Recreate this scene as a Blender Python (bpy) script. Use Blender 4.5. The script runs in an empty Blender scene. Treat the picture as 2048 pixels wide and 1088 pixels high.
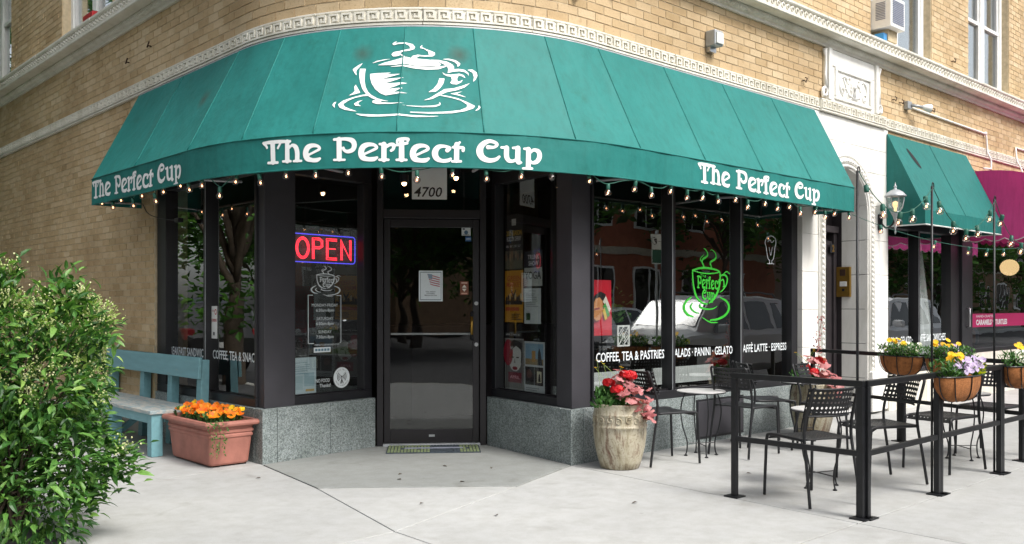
import bpy, math, random
import numpy as np
from mathutils import Vector, Matrix
R_ = math.radians
random.seed(4700)
scene = bpy.context.scene
COL = scene.collection

# ------------------------------------------------------------------ camera, sky, sun, exposure
cam_d = bpy.data.cameras.new('camera')
cam_o = bpy.data.objects.new('camera', cam_d); COL.objects.link(cam_o)
cam_o.location = (-3.613, -5.22, 1.33)
cam_o.rotation_euler = (R_(90), 0, -math.atan2(0.678, 0.735))
cam_d.sensor_width = 36.0; cam_d.lens = 32.04; cam_d.shift_y = 0.0322
cam_d.clip_start = 0.05; cam_d.clip_end = 2000
scene.camera = cam_o
SUN_EL, SUN_AZ = R_(49), (0.08, -0.99)            # direction towards the sun, in plan
world = bpy.data.worlds.new('World'); scene.world = world; world.use_nodes = True
wn = world.node_tree; wn.nodes.clear()
sky = wn.nodes.new('ShaderNodeTexSky'); sky.sky_type = 'NISHITA'; sky.sun_disc = False
sky.sun_elevation = SUN_EL; sky.sun_rotation = math.atan2(SUN_AZ[0], SUN_AZ[1])
sky.dust_density = 4.0; sky.air_density = 1.0; sky.ozone_density = 0.6
bgn = wn.nodes.new('ShaderNodeBackground'); bgn.inputs['Strength'].default_value = 0.15
hsv = wn.nodes.new('ShaderNodeHueSaturation'); hsv.inputs['Saturation'].default_value = 0.34
won = wn.nodes.new('ShaderNodeOutputWorld')
wn.links.new(sky.outputs[0], hsv.inputs['Color']); wn.links.new(hsv.outputs[0], bgn.inputs['Color']); wn.links.new(bgn.outputs[0], won.inputs[0])
sun_d = bpy.data.lights.new('sun', 'SUN'); sun_d.energy = 2.15; sun_d.angle = R_(18); sun_d.color = (1.0, 0.965, 0.92)
sun_o = bpy.data.objects.new('sun', sun_d); COL.objects.link(sun_o)
_k = math.cos(SUN_EL) / math.hypot(*SUN_AZ)
sun_o.rotation_euler = Vector((SUN_AZ[0]*_k, SUN_AZ[1]*_k, math.sin(SUN_EL))).to_track_quat('Z', 'Y').to_euler()
scene.view_settings.view_transform = 'Standard'; scene.view_settings.look = 'None'
scene.view_settings.exposure = 0.63; scene.view_settings.gamma = 1.0
scene.view_settings.use_curve_mapping = False
scene.cycles.use_denoising = True
scene.cycles.max_bounces = 8; scene.cycles.transparent_max_bounces = 16
scene.cycles.sample_clamp_indirect = 6.0
scene.cycles.caustics_reflective = False; scene.cycles.caustics_refractive = False

# ------------------------------------------------------------------ materials
def C(h):
    h = h.lstrip('#'); o = []
    for i in (0, 2, 4):
        c = int(h[i:i+2], 16)/255; o.append(c/12.92 if c <= .04045 else ((c+.055)/1.055)**2.4)
    return (*o, 1.0)
MATS = {}
class NT:
    def __init__(s, name):
        s.m = bpy.data.materials.new(name); s.m.use_nodes = True; s.t = s.m.node_tree
        s.b = s.t.nodes['Principled BSDF']; s.out = s.t.nodes['Material Output']; MATS[name] = s.m
    def n(s, ty, **k):
        x = s.t.nodes.new('ShaderNode'+ty)
        for a, v in k.items(): setattr(x, a, v)
        return x
    def l(s, a, b): s.t.links.new(a, b)
    def coord(s, which='Object', sc=(1, 1, 1)):
        tc = s.n('TexCoord'); mp = s.n('Mapping'); mp.inputs['Scale'].default_value = sc
        s.l(tc.outputs[which], mp.inputs[0]); return mp.outputs[0]
    def pos(s, sc=(1, 1, 1)):
        g = s.n('NewGeometry'); mp = s.n('Mapping'); mp.inputs['Scale'].default_value = sc
        s.l(g.outputs['Position'], mp.inputs[0]); return mp.outputs[0]
    def noise(s, vec, scale, detail=4, rough=.55, dist=0):
        x = s.n('TexNoise'); x.inputs['Scale'].default_value = scale; x.inputs['Detail'].default_value = detail
        x.inputs['Roughness'].default_value = rough; x.inputs['Distortion'].default_value = dist
        s.l(vec, x.inputs['Vector']); return x.outputs['Fac']
    def ramp(s, fac, stops, interp='LINEAR'):
        x = s.n('ValToRGB'); x.color_ramp.interpolation = interp
        e = x.color_ramp.elements
        while len(e) < len(stops): e.new(0.5)
        for i, (p, c) in enumerate(stops):
            e[i].position = p; e[i].color = c if len(c) == 4 else (*c, 1)
        s.l(fac, x.inputs[0]); return x.outputs[0]
    def mix(s, fac, a, b, mode='MIX'):
        x = s.n('Mix', data_type='RGBA', blend_type=mode)
        for sock, v in ((x.inputs[0], fac), (x.inputs[6], a), (x.inputs[7], b)):
            if hasattr(v, 'is_output'): s.l(v, sock)
            else: sock.default_value = v
        return x.outputs[2]
    def math(s, op, a, b=None):
        x = s.n('Math', operation=op)
        for i, v in enumerate((a, b)):
            if v is None: continue
            if hasattr(v, 'is_output'): s.l(v, x.inputs[i])
            else: x.inputs[i].default_value = v
        return x.outputs[0]
    def bump(s, h, strength=.3, dist=.01):
        x = s.n('Bump'); x.inputs['Strength'].default_value = strength; x.inputs['Distance'].default_value = dist
        s.l(h, x.inputs['Height']); s.l(x.outputs[0], s.b.inputs['Normal'])
    def col(s, v):
        if hasattr(v, 'is_output'): s.l(v, s.b.inputs['Base Color'])
        else: s.b.inputs['Base Color'].default_value = v
    def set(s, **k):
        for a, v in k.items():
            i = s.b.inputs[a.replace('_', ' ')]
            if hasattr(v, 'is_output'): s.l(v, i)
            else: i.default_value = v
        return s

def sc_(c, k): return (min(1, c[0]*k), min(1, c[1]*k), min(1, c[2]*k), 1)
def plain(name, c, rough=.55, metal=0, var=.18, scale=9, bump=0, bscale=60, spec=.5, rnd=0):
    """one base colour with blotchy variation, optional relief and per-object variation"""
    t = NT(name); p = t.pos()
    n = t.noise(p, scale, 5, .6)
    c1 = t.mix(t.ramp(n, [(.3, (0, 0, 0)), (.7, (1, 1, 1))]), sc_(c, 1-var), sc_(c, 1+var))
    if rnd:
        oi = t.n('ObjectInfo'); h = t.n('HueSaturation')
        v = t.math('ADD', t.math('MULTIPLY', oi.outputs['Random'], rnd), 1-rnd/2); t.l(v, h.inputs['Value'])
        t.l(c1, h.inputs['Color']); c1 = h.outputs[0]
    t.col(c1); t.set(Roughness=rough, Metallic=metal); t.b.inputs['Specular IOR Level'].default_value = spec
    if bump: t.bump(t.noise(p, bscale, 4), bump, .006)
    return t.m
def emit(name, c, strength):
    t = NT(name); t.col((0, 0, 0, 1)); t.b.inputs['Emission Color'].default_value = c; t.b.inputs['Emission Strength'].default_value = strength
    return t.m
def print_(name, c, rough=.6):
    t = NT(name); p = t.pos(); t.col(t.mix(t.noise(p, 40, 2), sc_(c, .93), sc_(c, 1.05))); t.set(Roughness=rough); return t.m

def m_brick():
    t = NT('tan_brick'); p = t.pos()
    g = t.n('NewGeometry'); oi = t.n('ObjectInfo')
    r = t.math('FRACT', t.math('ADD', g.outputs['Random Per Island'], t.math('MULTIPLY', oi.outputs['Random'], 7.3)))
    base = t.ramp(r, [(0, C('bba27b')), (.2, C('c3a982')), (.5, C('c9b08a')), (.8, C('cdb692')), (.97, C('d1bc99')), (1, C('af9770'))])
    pit = t.ramp(t.noise(p, 70, 5, .65), [(.34, (.6, .56, .5)), (.46, (1, 1, 1))])
    big = t.ramp(t.noise(p, 1.1, 5, .6), [(.32, (.72, .68, .62)), (.6, (1, 1, 1))])
    spots = t.ramp(t.noise(p, 9, 3, .5), [(.62, (1, 1, 1)), (.76, (.74, .69, .63))])
    t.col(t.mix(1, t.mix(1, t.mix(.6, base, pit, 'MULTIPLY'), big, 'MULTIPLY'), spots, 'MULTIPLY')); t.set(Roughness=.85)
    t.bump(t.noise(p, 90, 5, .65), .45, .004)
def m_granite():
    t = NT('grey_granite'); p = t.pos()
    v = t.n('TexVoronoi'); v.inputs['Scale'].default_value = 115; t.l(p, v.inputs['Vector'])
    sp = t.ramp(v.outputs['Color'], [(0, C('34393a')), (.28, C('4e5656')), (.42, C('798283')), (.62, C('9aa2a2')), (1, C('c0c6c5'))])
    cl = t.ramp(t.noise(p, 4, 4), [(.3, (.75, .77, .75)), (.7, (1.0, 1.0, 1.0))])
    t.col(t.mix(1, t.mix(.4, sp, C('8a9393')), cl, 'MULTIPLY')); t.set(Roughness=.42)
    t.bump(t.noise(p, 120, 3), .12, .003)
def m_concrete(name, a, b, stain):
    t = NT(name); p = t.pos()
    n1 = t.noise(p, .55, 6, .62); n2 = t.noise(p, 7, 6, .7); n3 = t.noise(p, 160, 3, .6)
    c = t.mix(t.ramp(n1, [(.3, (0, 0, 0)), (.68, (1, 1, 1))]), a, b)
    c = t.mix(1, c, t.ramp(n2, [(.3, (.86, .85, .83)), (.6, (1, 1, 1))]), 'MULTIPLY')
    c = t.mix(1, c, t.ramp(n3, [(.28, (.78, .77, .75)), (.48, (1, 1, 1))]), 'MULTIPLY')
    s1 = t.ramp(t.noise(t.pos((1, 1, .2)), 2.3, 4, .5, 1.2), [(.60, (1, 1, 1)), (.78, stain)])
    c = t.mix(1, c, s1, 'MULTIPLY')
    gum = t.n('TexVoronoi', feature='DISTANCE_TO_EDGE'); v = t.n('TexVoronoi'); v.inputs['Scale'].default_value = 3.1; t.l(p, v.inputs['Vector'])
    dot = t.ramp(v.outputs['Distance'], [(.035, (.74, .73, .71)), (.05, (1, 1, 1))])
    oi = t.n('ObjectInfo'); hs = t.n('HueSaturation'); t.l(t.math('ADD', t.math('MULTIPLY', oi.outputs['Random'], .13), .94), hs.inputs['Value']); t.l(t.mix(.8, c, t.mix(1, c, dot, 'MULTIPLY')), hs.inputs['Color'])
    t.col(hs.outputs[0]); t.set(Roughness=.82)
    t.bump(t.math('ADD', n3, t.math('MULTIPLY', n2, .8)), .22, .004)
def m_awning(name, a, b, stain=True, trans=0):
    t = NT(name); p = t.pos()
    c = t.mix(t.ramp(t.noise(p, 1.3, 5, .6), [(.3, (0, 0, 0)), (.7, (1, 1, 1))]), a, b)
    c = t.mix(1, c, t.ramp(t.noise(t.pos((3, 3, .5)), 5, 5, .65), [(.25, (.80, .82, .80)), (.55, (1, 1, 1))]), 'MULTIPLY')
    if stain:                                           # rusty scorch marks in the cloth
        for ctr, rad in (((.315, .742, 3.285), .13), ((.854, .225, 3.265), .14), ((-.22, 2.42, 3.13), .15)):
            d = t.n('VectorMath', operation='DISTANCE'); d.inputs[1].default_value = ctr; t.l(p, d.inputs[0])
            f = t.math('ADD', d.outputs['Value'], t.math('MULTIPLY', t.noise(p, 8, 3), .06))
            c = t.mix(t.ramp(f, [(.03, (.7, .7, .7)), (rad, (0, 0, 0))]), c, C('3d3a2c'))
        gz = t.n('SeparateXYZ'); t.l(p, gz.inputs[0])
        mil = t.math('MULTIPLY', t.ramp(gz.outputs['Z'], [(2.34/4, (1, 1, 1)), (2.44/4, (0, 0, 0))]), 0) if 0 else None
        alg = t.ramp(t.noise(p, 3.2, 6, .7), [(.58, (0, 0, 0)), (.74, (.5, .5, .5))])
        c = t.mix(alg, c, t.mix(1, c, (.55, .56, .42, 1), 'MULTIPLY'))
    t.col(c); t.set(Roughness=.62); t.b.inputs['Specular IOR Level'].default_value = .35
    w = t.n('TexWave', wave_type='BANDS', bands_direction='DIAGONAL'); w.inputs['Scale'].default_value = 300; t.l(p, w.inputs['Vector'])
    t.bump(t.math('ADD', t.noise(p, 3.5, 3), t.math('MULTIPLY', t.noise(p, 220, 2), .05)), .42, .04)
    if trans:
        tl = t.n('BsdfTranslucent'); t.l(c, tl.inputs[0]); mx = t.n('MixShader'); mx.inputs[0].default_value = trans
        t.l(t.b.outputs[0], mx.inputs[1]); t.l(tl.outputs[0], mx.inputs[2]); t.l(mx.outputs[0], t.out.inputs['Surface'])
def m_glass(name='window_glass', tint=(.90, .93, .93, 1), boost=1.0):
    t = NT(name); t.t.nodes.remove(t.b)
    lw = t.n('LayerWeight'); lw.inputs['Blend'].default_value = .5
    f5 = t.math('POWER', lw.outputs['Facing'], 3.0)
    fac = t.math('ADD', t.math('MULTIPLY', f5, .85), .20*boost)
    tr = t.n('BsdfTransparent'); tr.inputs[0].default_value = tint
    gl = t.n('BsdfGlossy'); gl.inputs['Roughness'].default_value = 0.0; gl.inputs['Color'].default_value = (.97, 1, 1, 1)
    bp = t.n('Bump'); bp.inputs['Strength'].default_value = .035; bp.inputs['Distance'].default_value = .05
    t.l(t.noise(t.pos(), 1.6, 2), bp.inputs['Height']); t.l(bp.outputs[0], gl.inputs['Normal'])
    mx = t.n('MixShader'); t.l(fac, mx.inputs[0]); t.l(tr.outputs[0], mx.inputs[1]); t.l(gl.outputs[0], mx.inputs[2])
    t.l(mx.outputs[0], t.out.inputs['Surface'])
def m_leaf(name, cols, trans=.35, rough=.42):
    t = NT(name); g = t.n('NewGeometry'); oi = t.n('ObjectInfo')
    r = t.math('FRACT', t.math('ADD', g.outputs['Random Per Island'], t.math('MULTIPLY', oi.outputs['Random'], 3.7)))
    n = len(cols); c = t.ramp(r, [(i/(n-1), C(x)) for i, x in enumerate(cols)])
    t.col(c); t.set(Roughness=rough)
    tl = t.n('BsdfTranslucent'); t.l(t.mix(1, c, (1.15, 1.2, .6, 1), 'MULTIPLY'), tl.inputs[0])
    mx = t.n('MixShader'); mx.inputs[0].default_value = trans
    t.l(t.b.outputs[0], mx.inputs[1]); t.l(tl.outputs[0], mx.inputs[2]); t.l(mx.outputs[0], t.out.inputs['Surface'])
def m_streaky(name, cols, sx=(9, 9, 1.1), rough=.5, sp=True):
    t = NT(name); p = t.pos(sx)
    n = len(cols); c = t.ramp(t.noise(p, 1.1, 7, .68, .4), [(.36+.28*i/(n-1), C(x)) for i, x in enumerate(cols)])
    if sp: c = t.mix(1, c, t.ramp(t.noise(t.pos(), 60, 4, .7), [(.33, (.5, .45, .4)), (.45, (1, 1, 1))]), 'MULTIPLY')
    t.col(c); t.set(Roughness=rough); t.bump(t.noise(t.pos(), 45, 4), .25, .006)
def m_wornpaint(name, paint, wood, k=.6):
    t = NT(name); p = t.pos((6, 1.2, 6))
    f = t.ramp(t.noise(p, 4.5, 7, .72), [(k, (0, 0, 0)), (k+.1, (1, 1, 1))])
    c = t.mix(t.noise(t.pos((8, 1, 8)), 3, 4), sc_(paint, .72), sc_(paint, 1.18))
    t.col(t.mix(f, c, wood)); t.set(Roughness=.6); t.bump(t.noise(t.pos((14, 2, 14)), 6, 5), .3, .004)

m_brick(); m_granite(); m_glass(); m_glass('clear_glass', (.93, .95, .95, 1), .6); m_glass('door_glass', (.85, .88, .88, 1), .5)
m_concrete('pavement_concrete', C('a3a4a3'), C('b6b7b5'), (.80, .79, .77)); m_concrete('entrance_concrete', C('858886'), C('959895'), (.74, .73, .71))
m_concrete('kerb_concrete', C('a9a8a2'), C('bdbcb6'), (.7, .7, .68))
m_awning('green_canvas', (.009, .155, .138, 1), (.016, .196, .177, 1)); m_awning('green_canvas_plain', (.007, .132, .118, 1), (.010, .158, .142, 1), False)
m_awning('pink_canvas', (.60, .085, .29, 1), (.66, .10, .33, 1), False, .5)
m_leaf('shrub_leaf', ['274c20', '3a672e', '507f3a', '679646', '80a956'], .36); m_leaf('young_leaf', ['7a9f4a', '93b45c', 'a9c46c', 'bccf80'], .4)
m_leaf('tree_leaf', ['24451a', '35601f', '4a7a2c', '5f9138'], .4, .5); m_leaf('flower_leaf', ['2c5224', '3c6a30', '4d7d3c', '6a9350'], .35, .5)
m_leaf('heuchera_leaf', ['8f4c50', 'b06a6c', 'c48284', 'd29a98'], .25, .5)
m_leaf('orange_petal', ['e06a00', 'f08000', 'f59a10', 'e85800', 'f7a51a'], .25, .6); m_leaf('yellow_petal', ['f0b400', 'f7c410', 'f2d21a'], .25, .6)
m_leaf('red_petal', ['b00512', 'c80a18', 'd8141e', 'd01020'], .2, .55); m_leaf('lilac_petal', ['b9a0cf', 'cdbbe0', 'ddd0ea', 'c2acd8'], .25, .6)
m_leaf('white_petal', ['e4e2da', 'f0eee6', 'f4f4ee'], .25, .6); m_leaf('lime_leaf', ['b8c410', 'cfd420', 'a3b520'], .3, .5)
m_leaf('blossom', ['b9c484', 'cdd398', 'e0e2b4', 'eceac8'], .3, .7)
m_streaky('urn_glaze', ['5a4638', '857860', 'a59d86', 'b5ae9a', '8a7a66', '6f4c3e'], (7, 7, 1.4), .42); m_streaky('terracotta_glaze', ['cfcabb', 'ddd9cc', 'e6e3d8'], (3, 3, 1), .45, False)
m_streaky('white_glaze', ['dcdad2', 'eae8e2', 'f1f0eb'], (2, 2, .6), .3, False)
m_wornpaint('bench_paint', C('76a6ae'), C('a0a29a'), .64); m_wornpaint('bench_seat', C('9aacb0'), C('bcbab2'), .44)
plain('black_frame', C('1e1e22'), .42, 0, .2, 5, .05, 40); plain('bronze_frame', C('29272a'), .35, .3, .15, 4); plain('column_paint', C('38373c'), .55, 0, .14, 3, .12, 120)
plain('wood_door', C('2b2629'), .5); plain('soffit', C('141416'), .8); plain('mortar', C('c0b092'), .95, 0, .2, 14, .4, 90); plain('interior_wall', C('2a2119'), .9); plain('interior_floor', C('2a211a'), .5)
plain('black_steel', C('17181b'), .42, .1, .35, 16, .12, 90); plain('chair_steel', C('17181b'), .5, 0, .2, 10); plain('rust', C('3a2416'), .9)
plain('upvc_white', C('e9e9e6'), .4, 0, .05); plain('blind', C('8b90a0'), .7, 0, .1); plain('dark_room', C('1d1f24'), .8)
plain('steel', C('b9bbbd'), .3, .9, .08); plain('brass', C('a9853f'), .35, .85, .15, 20); plain('galvanised', C('a6aaad'), .5, .4, .12); plain('white_paint', C('e4e4e0'), .5, 0, .06)
plain('terracotta_plastic', C('a0695c'), .7, 0, .2, 7, .2, 50); plain('soil', C('2a2019'), .95, 0, .3, 30, .6, 60); plain('coir', C('9a6236'), .95, 0, .35, 24, .9, 120)
plain('letter_white', C('f2f3f2'), .55, 0, .03); plain('vinyl_white', C('dfe6e8'), .6, 0, .04); plain('vinyl_green', C('2fae2a'), .6, 0, .1)
plain('cord_green', C('1f5a4a'), .55); plain('marble', C('c9c8c6'), .35, 0, .1, 18); plain('mat_green', C('77845f'), .9, 0, .3, 30, .3, 80); plain('mat_dark', C('39424a'), .9, 0, .25, 30)
plain('asphalt', (.052, .052, .054, 1), .9, 0, .25, 3, .4, 120); plain('bark', C('4a3f34'), .9, 0, .3, 12, .8, 30); plain('lawn', C('4b6b2c'), .95, 0, .3, 5, .6, 60)
plain('tyre', C('111112'), .8); plain('car_glass', C('0c1014'), .05, 0, .05, 4, 0, 10, .8); plain('red_plastic', C('a01822'), .4); plain('fallen_leaf', C('4a4034'), .8, 0, .3, 60)
plain('lit_white_plastic', C('dcdcd8'), .4); plain('red_cloth', C('c4122a'), .75, 0, .12, 9, .1, 200); plain('pale_curtain', C('cfd2cf'), .8, 0, .08)
emit('bulb_lit', (1.0, .50, .24, 1), 4.2); emit('neon_red', (1.0, .02, .04, 1), 2.6); emit('neon_blue', (.10, .09, 1.0, 1), .9); emit('spot_lit', (1.0, .62, .30, 1), 14.0); emit('globe_lit', (1.0, .66, .32, 1), 1.1); emit('shade_lit', (1.0, .5, .14, 1), .8)
def _bulbglass():
    t = NT('bulb_glass'); t.t.nodes.remove(t.b)
    tr = t.n('BsdfTransparent'); tr.inputs[0].default_value = (1, .86, .80, 1); gl = t.n('BsdfGlossy'); gl.inputs['Roughness'].default_value = .02
    lw = t.n('LayerWeight'); lw.inputs['Blend'].default_value = .5
    mx = t.n('MixShader'); t.l(t.math('ADD', t.math('MULTIPLY', t.math('POWER', lw.outputs['Facing'], 2.5), .75), .08), mx.inputs[0]); t.l(tr.outputs[0], mx.inputs[1]); t.l(gl.outputs[0], mx.inputs[2]); t.l(mx.outputs[0], t.out.inputs['Surface'])
_bulbglass()
def carpaint(name, c):
    t = NT(name); p = t.pos(); t.col(t.mix(t.noise(p, 3, 3), sc_(c, .94), sc_(c, 1.06))); t.set(Roughness=.35, Metallic=0); t.b.inputs['Coat Weight'].default_value = .4; return t.m
carpaint('silver_paint', C('8d9194')); carpaint('navy_paint', C('161c28')); carpaint('white_car_paint', C('e6e7e8')); carpaint('black_paint', C('0d0e10'))
def M(n): return MATS[n]

# ------------------------------------------------------------------ mesh helpers
OFF = {}
class MB:
    def __init__(s): s.v = []; s.f = []
    def add(s, vs, fs):
        n = len(s.v); s.v += [tuple(v) for v in vs]; s.f += [tuple(i+n for i in f) for f in fs]; return s
    def hexa(s, p):
        return s.add(p, [(0, 3, 2, 1), (4, 5, 6, 7), (0, 1, 5, 4), (1, 2, 6, 5), (2, 3, 7, 6), (3, 0, 4, 7)])
    def box(s, x0, x1, y0, y1, z0, z1):
        return s.hexa([(x0, y0, z0), (x1, y0, z0), (x1, y1, z0), (x0, y1, z0), (x0, y0, z1), (x1, y0, z1), (x1, y1, z1), (x0, y1, z1)])
    def fbox(s, fr, a0, a1, o0, o1, z0, z1):
        return s.hexa([fr(a, o, z) for z in (z0, z1) for a, o in ((a0, o1), (a1, o1), (a1, o0), (a0, o0))])
    def bar(s, p, q, w, h, up=(0, 0, 1)):
        p = Vector(p); q = Vector(q); d = (q-p).normalized(); u = Vector(up)
        if abs(d.dot(u)) > .95: u = Vector((1, 0, 0))
        a = d.cross(u).normalized()*(w/2); b = a.cross(d).normalized()*(h/2)
        return s.hexa([p-a-b, p+a-b, q+a-b, q-a-b, p-a+b, p+a+b, q+a+b, q-a+b])
    def tube(s, pts, r, n=8, cap=True, closed=False):
        pts = [Vector(p) for p in pts]; N = len(pts); rs = r if isinstance(r, (list, tuple)) else [r]*N
        base = len(s.v); prev = None; up = None
        for i, p in enumerate(pts):
            if closed: d = pts[(i+1) % N]-pts[i-1]
            else: d = pts[min(i+1, N-1)]-pts[max(i-1, 0)]
            d.normalize()
            if up is None: up = Vector((0, 0, 1)) if abs(d.z) < .9 else Vector((1, 0, 0))
            a = d.cross(up)
            if a.length < 1e-4: a = d.cross(Vector((.3, 1, .2)))
            a.normalize(); up = a.cross(d).normalized()
            for k in range(n):
                t = 2*math.pi*k/n; s.v.append(tuple(p+(a*math.cos(t)+up*math.sin(t))*rs[i]))
        for i in range(N if closed else N-1):
            for k in range(n):
                A = base+i*n; B = base+((i+1) % N)*n
                s.f.append((A+k, A+(k+1) % n, B+(k+1) % n, B+k))
        if cap and not closed:
            s.f.append(tuple(base+k for k in range(n))[::-1]); s.f.append(tuple(base+(N-1)*n+k for k in range(n)))
        return s
    def lathe(s, prof, n=24, c=(0, 0, 0), sx=1, sy=1):
        b = len(s.v)
        for r, z in prof:
            for k in range(n):
                t = 2*math.pi*k/n; s.v.append((c[0]+r*math.cos(t)*sx, c[1]+r*math.sin(t)*sy, c[2]+z))
        for i in range(len(prof)-1):
            for k in range(n): s.f.append((b+i*n+k, b+i*n+(k+1) % n, b+(i+1)*n+(k+1) % n, b+(i+1)*n+k))
        if prof[0][0] > 1e-5: s.f.append(tuple(b+k for k in range(n))[::-1])
        if prof[-1][0] > 1e-5: s.f.append(tuple(b+(len(prof)-1)*n+k for k in range(n)))
        return s
    def prism(s, poly, fn, d0, d1):
        """2-D outline lifted to 3-D by fn(u, v, depth)"""
        n = len(poly); lo = [fn(u, v, d0) for u, v in poly]; hi = [fn(u, v, d1) for u, v in poly]
        return s.add(lo+hi, [tuple(range(n))[::-1], tuple(range(n, 2*n))]+[(i, (i+1) % n, n+(i+1) % n, n+i) for i in range(n)])
    def sphere(s, c, r, n=10, m=6, sz=1):
        return s.lathe([(max(r*math.sin(math.pi*i/m), 1e-6), -r*sz*math.cos(math.pi*i/m)) for i in range(m+1)], n, c)
def setp(o, label=None, cat=None, group=None, kind=None):
    for k, v in (('label', label), ('category', cat), ('group', group), ('kind', kind)):
        if v: o[k] = v
    return o
def ob(name, mb, mat, parent=None, smooth=False, bevel=0, label=None, cat=None, group=None, kind=None):
    me = bpy.data.meshes.new(name)
    off = OFF.get(parent.name, Vector((0, 0, 0))) if parent else Vector((0, 0, 0))
    me.from_pydata([(v[0]-off.x, v[1]-off.y, v[2]-off.z) for v in mb.v], [], mb.f); me.update()
    if isinstance(mat, str): mat = M(mat)
    if mat: me.materials.append(mat)
    if smooth: me.polygons.foreach_set('use_smooth', [True]*len(me.polygons))
    o = bpy.data.objects.new(name, me); COL.objects.link(o)
    if parent: o.parent = parent; OFF[o.name] = off
    if bevel:
        b = o.modifiers.new('bevel', 'BEVEL'); b.width = bevel; b.segments = 2; b.limit_method = 'ANGLE'; b.angle_limit = R_(40)
    if smooth == 'auto':
        pass
    return setp(o, label, cat, group, kind)
def thing(name, label, cat, loc=(0, 0, 0), group=None, kind=None):
    o = bpy.data.objects.new(name, None); COL.objects.link(o); o.location = loc; o.empty_display_size = .1
    OFF[o.name] = Vector(loc); return setp(o, label, cat, group, kind)
def part(o, parent):                                        # another object that shares mesh data
    pass
def copy_tree(root, loc, rz=None, label=None, parent=None):
    c = root.copy(); COL.objects.link(c); c.parent = parent
    if loc is not None: c.location = loc
    if rz is not None: c.rotation_euler = (0, 0, rz)
    if label: c['label'] = label
    for ch in root.children: copy_tree(ch, None, parent=c)
    return c
def inst(name, me, parent, mtx):
    o = bpy.data.objects.new(name, me); COL.objects.link(o)
    if parent:
        o.parent = parent; off = OFF.get(parent.name, Vector((0, 0, 0))); mtx = Matrix.Translation(-off) @ mtx
    o.matrix_basis = mtx; return o
def mesh(name, mb, mat, smooth=False):
    me = bpy.data.meshes.new(name); me.from_pydata(mb.v, [], mb.f); me.update(); me.materials.append(M(mat))
    if smooth: me.polygons.foreach_set('use_smooth', [True]*len(me.polygons))
    return me
class Fr:
    """vertical plane: a metres along it, o metres out of it, z up"""
    def __init__(s, p, q, out):
        s.p = Vector((*p, 0)); s.d = (Vector((*q, 0))-s.p); s.L = s.d.length; s.d.normalize(); s.n = Vector((s.d.y, -s.d.x, 0))
        if s.n.dot(Vector((*out, 0))) < 0: s.n = -s.n
    def __call__(s, a, o, z): return s.p+s.d*a+s.n*o+Vector((0, 0, z))
# ---- path of the upper wall: straight left face, rounded corner, straight right face
RC = 2.1; Q = math.pi*RC/2
def pw(s, off, z):
    if s < 0: return Vector((-off, RC-s, z))
    if s < Q:
        a = s/RC; return Vector((RC-(RC+off)*math.cos(a), RC-(RC+off)*math.sin(a), z))
    return Vector((RC+s-Q, -off, z))
def ps(s0, s1, step=.12):
    """path stations from s0 to s1, dense on the curve"""
    st = {s0, s1}
    for s in (0., Q):
        if s0 < s < s1: st.add(s)
    n = int(Q/step)
    for i in range(n+1):
        s = Q*i/n
        if s0 < s < s1: st.add(s)
    o = []
    for s in sorted(st):
        if not o or s-o[-1] > 1e-5: o.append(s)
    return o
def sweep(mb, prof, s0, s1, closed=True, step=.12):
    """profile [(off, z)] along the wall path"""
    st = ps(s0, s1, step); n = len(prof); b = len(mb.v)
    for s in st:
        for o, z in prof: mb.v.append(tuple(pw(s, o, z)))
    for i in range(len(st)-1):
        for k in range(n if closed else n-1):
            mb.f.append((b+i*n+k, b+(i+1)*n+k, b+(i+1)*n+(k+1) % n, b+i*n+(k+1) % n))
    if closed:
        mb.f.append(tuple(b+k for k in range(n))); mb.f.append(tuple(b+(len(st)-1)*n+k for k in range(n))[::-1])
    return mb
def sX(x): return Q+x-RC            # path position of a point of the right face
def sY(y): return RC-y              # ... of the left face

# ---- writing: blender's own letters as flat meshes; hand-drawn lettering as filled outlines
def glyphs(txt, h, wx=1.0, bold=0.0, align='LEFT'):
    cu = bpy.data.curves.new('letters', 'FONT'); cu.body = txt; cu.size = h/.72; cu.offset = bold; cu.align_x = align; cu.fill_mode = 'FRONT'; cu.resolution_u = 2
    o = bpy.data.objects.new('letters', cu); me = o.to_mesh()
    v = [(x.co.x*wx, x.co.y) for x in me.vertices]; f = [tuple(p.vertices) for p in me.polygons]
    o.to_mesh_clear(); bpy.data.objects.remove(o); bpy.data.curves.remove(cu); return v, f
def write(mb, fr, txt, a, o, z, h, wx=1.0, bold=0.0, align='LEFT', flip=1):
    v, f = glyphs(txt, h, wx, bold, align); mb.add([fr(a+flip*x, o, z+y) for x, y in v], f); return mb
def sdf_strokes(strokes, gx, gy):
    d = np.full(gx.shape, 9e9)
    for st in strokes:
        P = np.array(st, float).reshape(-1, 3)
        if len(P) > 2:                                    # smooth the pen path
            t = np.arange(len(P)); tt = np.linspace(0, len(P)-1, (len(P)-1)*6+1); q = []
            ext = np.vstack([2*P[0]-P[1], P, 2*P[-1]-P[-2]])
            for u in tt:
                i = min(int(u), len(P)-2); w = u-i; p0, p1, p2, p3 = ext[i:i+4]
                q.append(.5*(2*p1+(p2-p0)*w+(2*p0-5*p1+4*p2-p3)*w*w+(3*p1-p0-3*p2+p3)*w**3))
            P = np.array(q)
        for (x0, y0, r0), (x1, y1, r1) in zip(P[:-1], P[1:]):
            dx, dy = x1-x0, y1-y0; L = dx*dx+dy*dy+1e-9
            t = np.clip(((gx-x0)*dx+(gy-y0)*dy)/L, 0, 1)
            d = np.minimum(d, np.hypot(gx-x0-t*dx, gy-y0-t*dy)-(r0+(r1-r0)*t))
    return d
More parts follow.
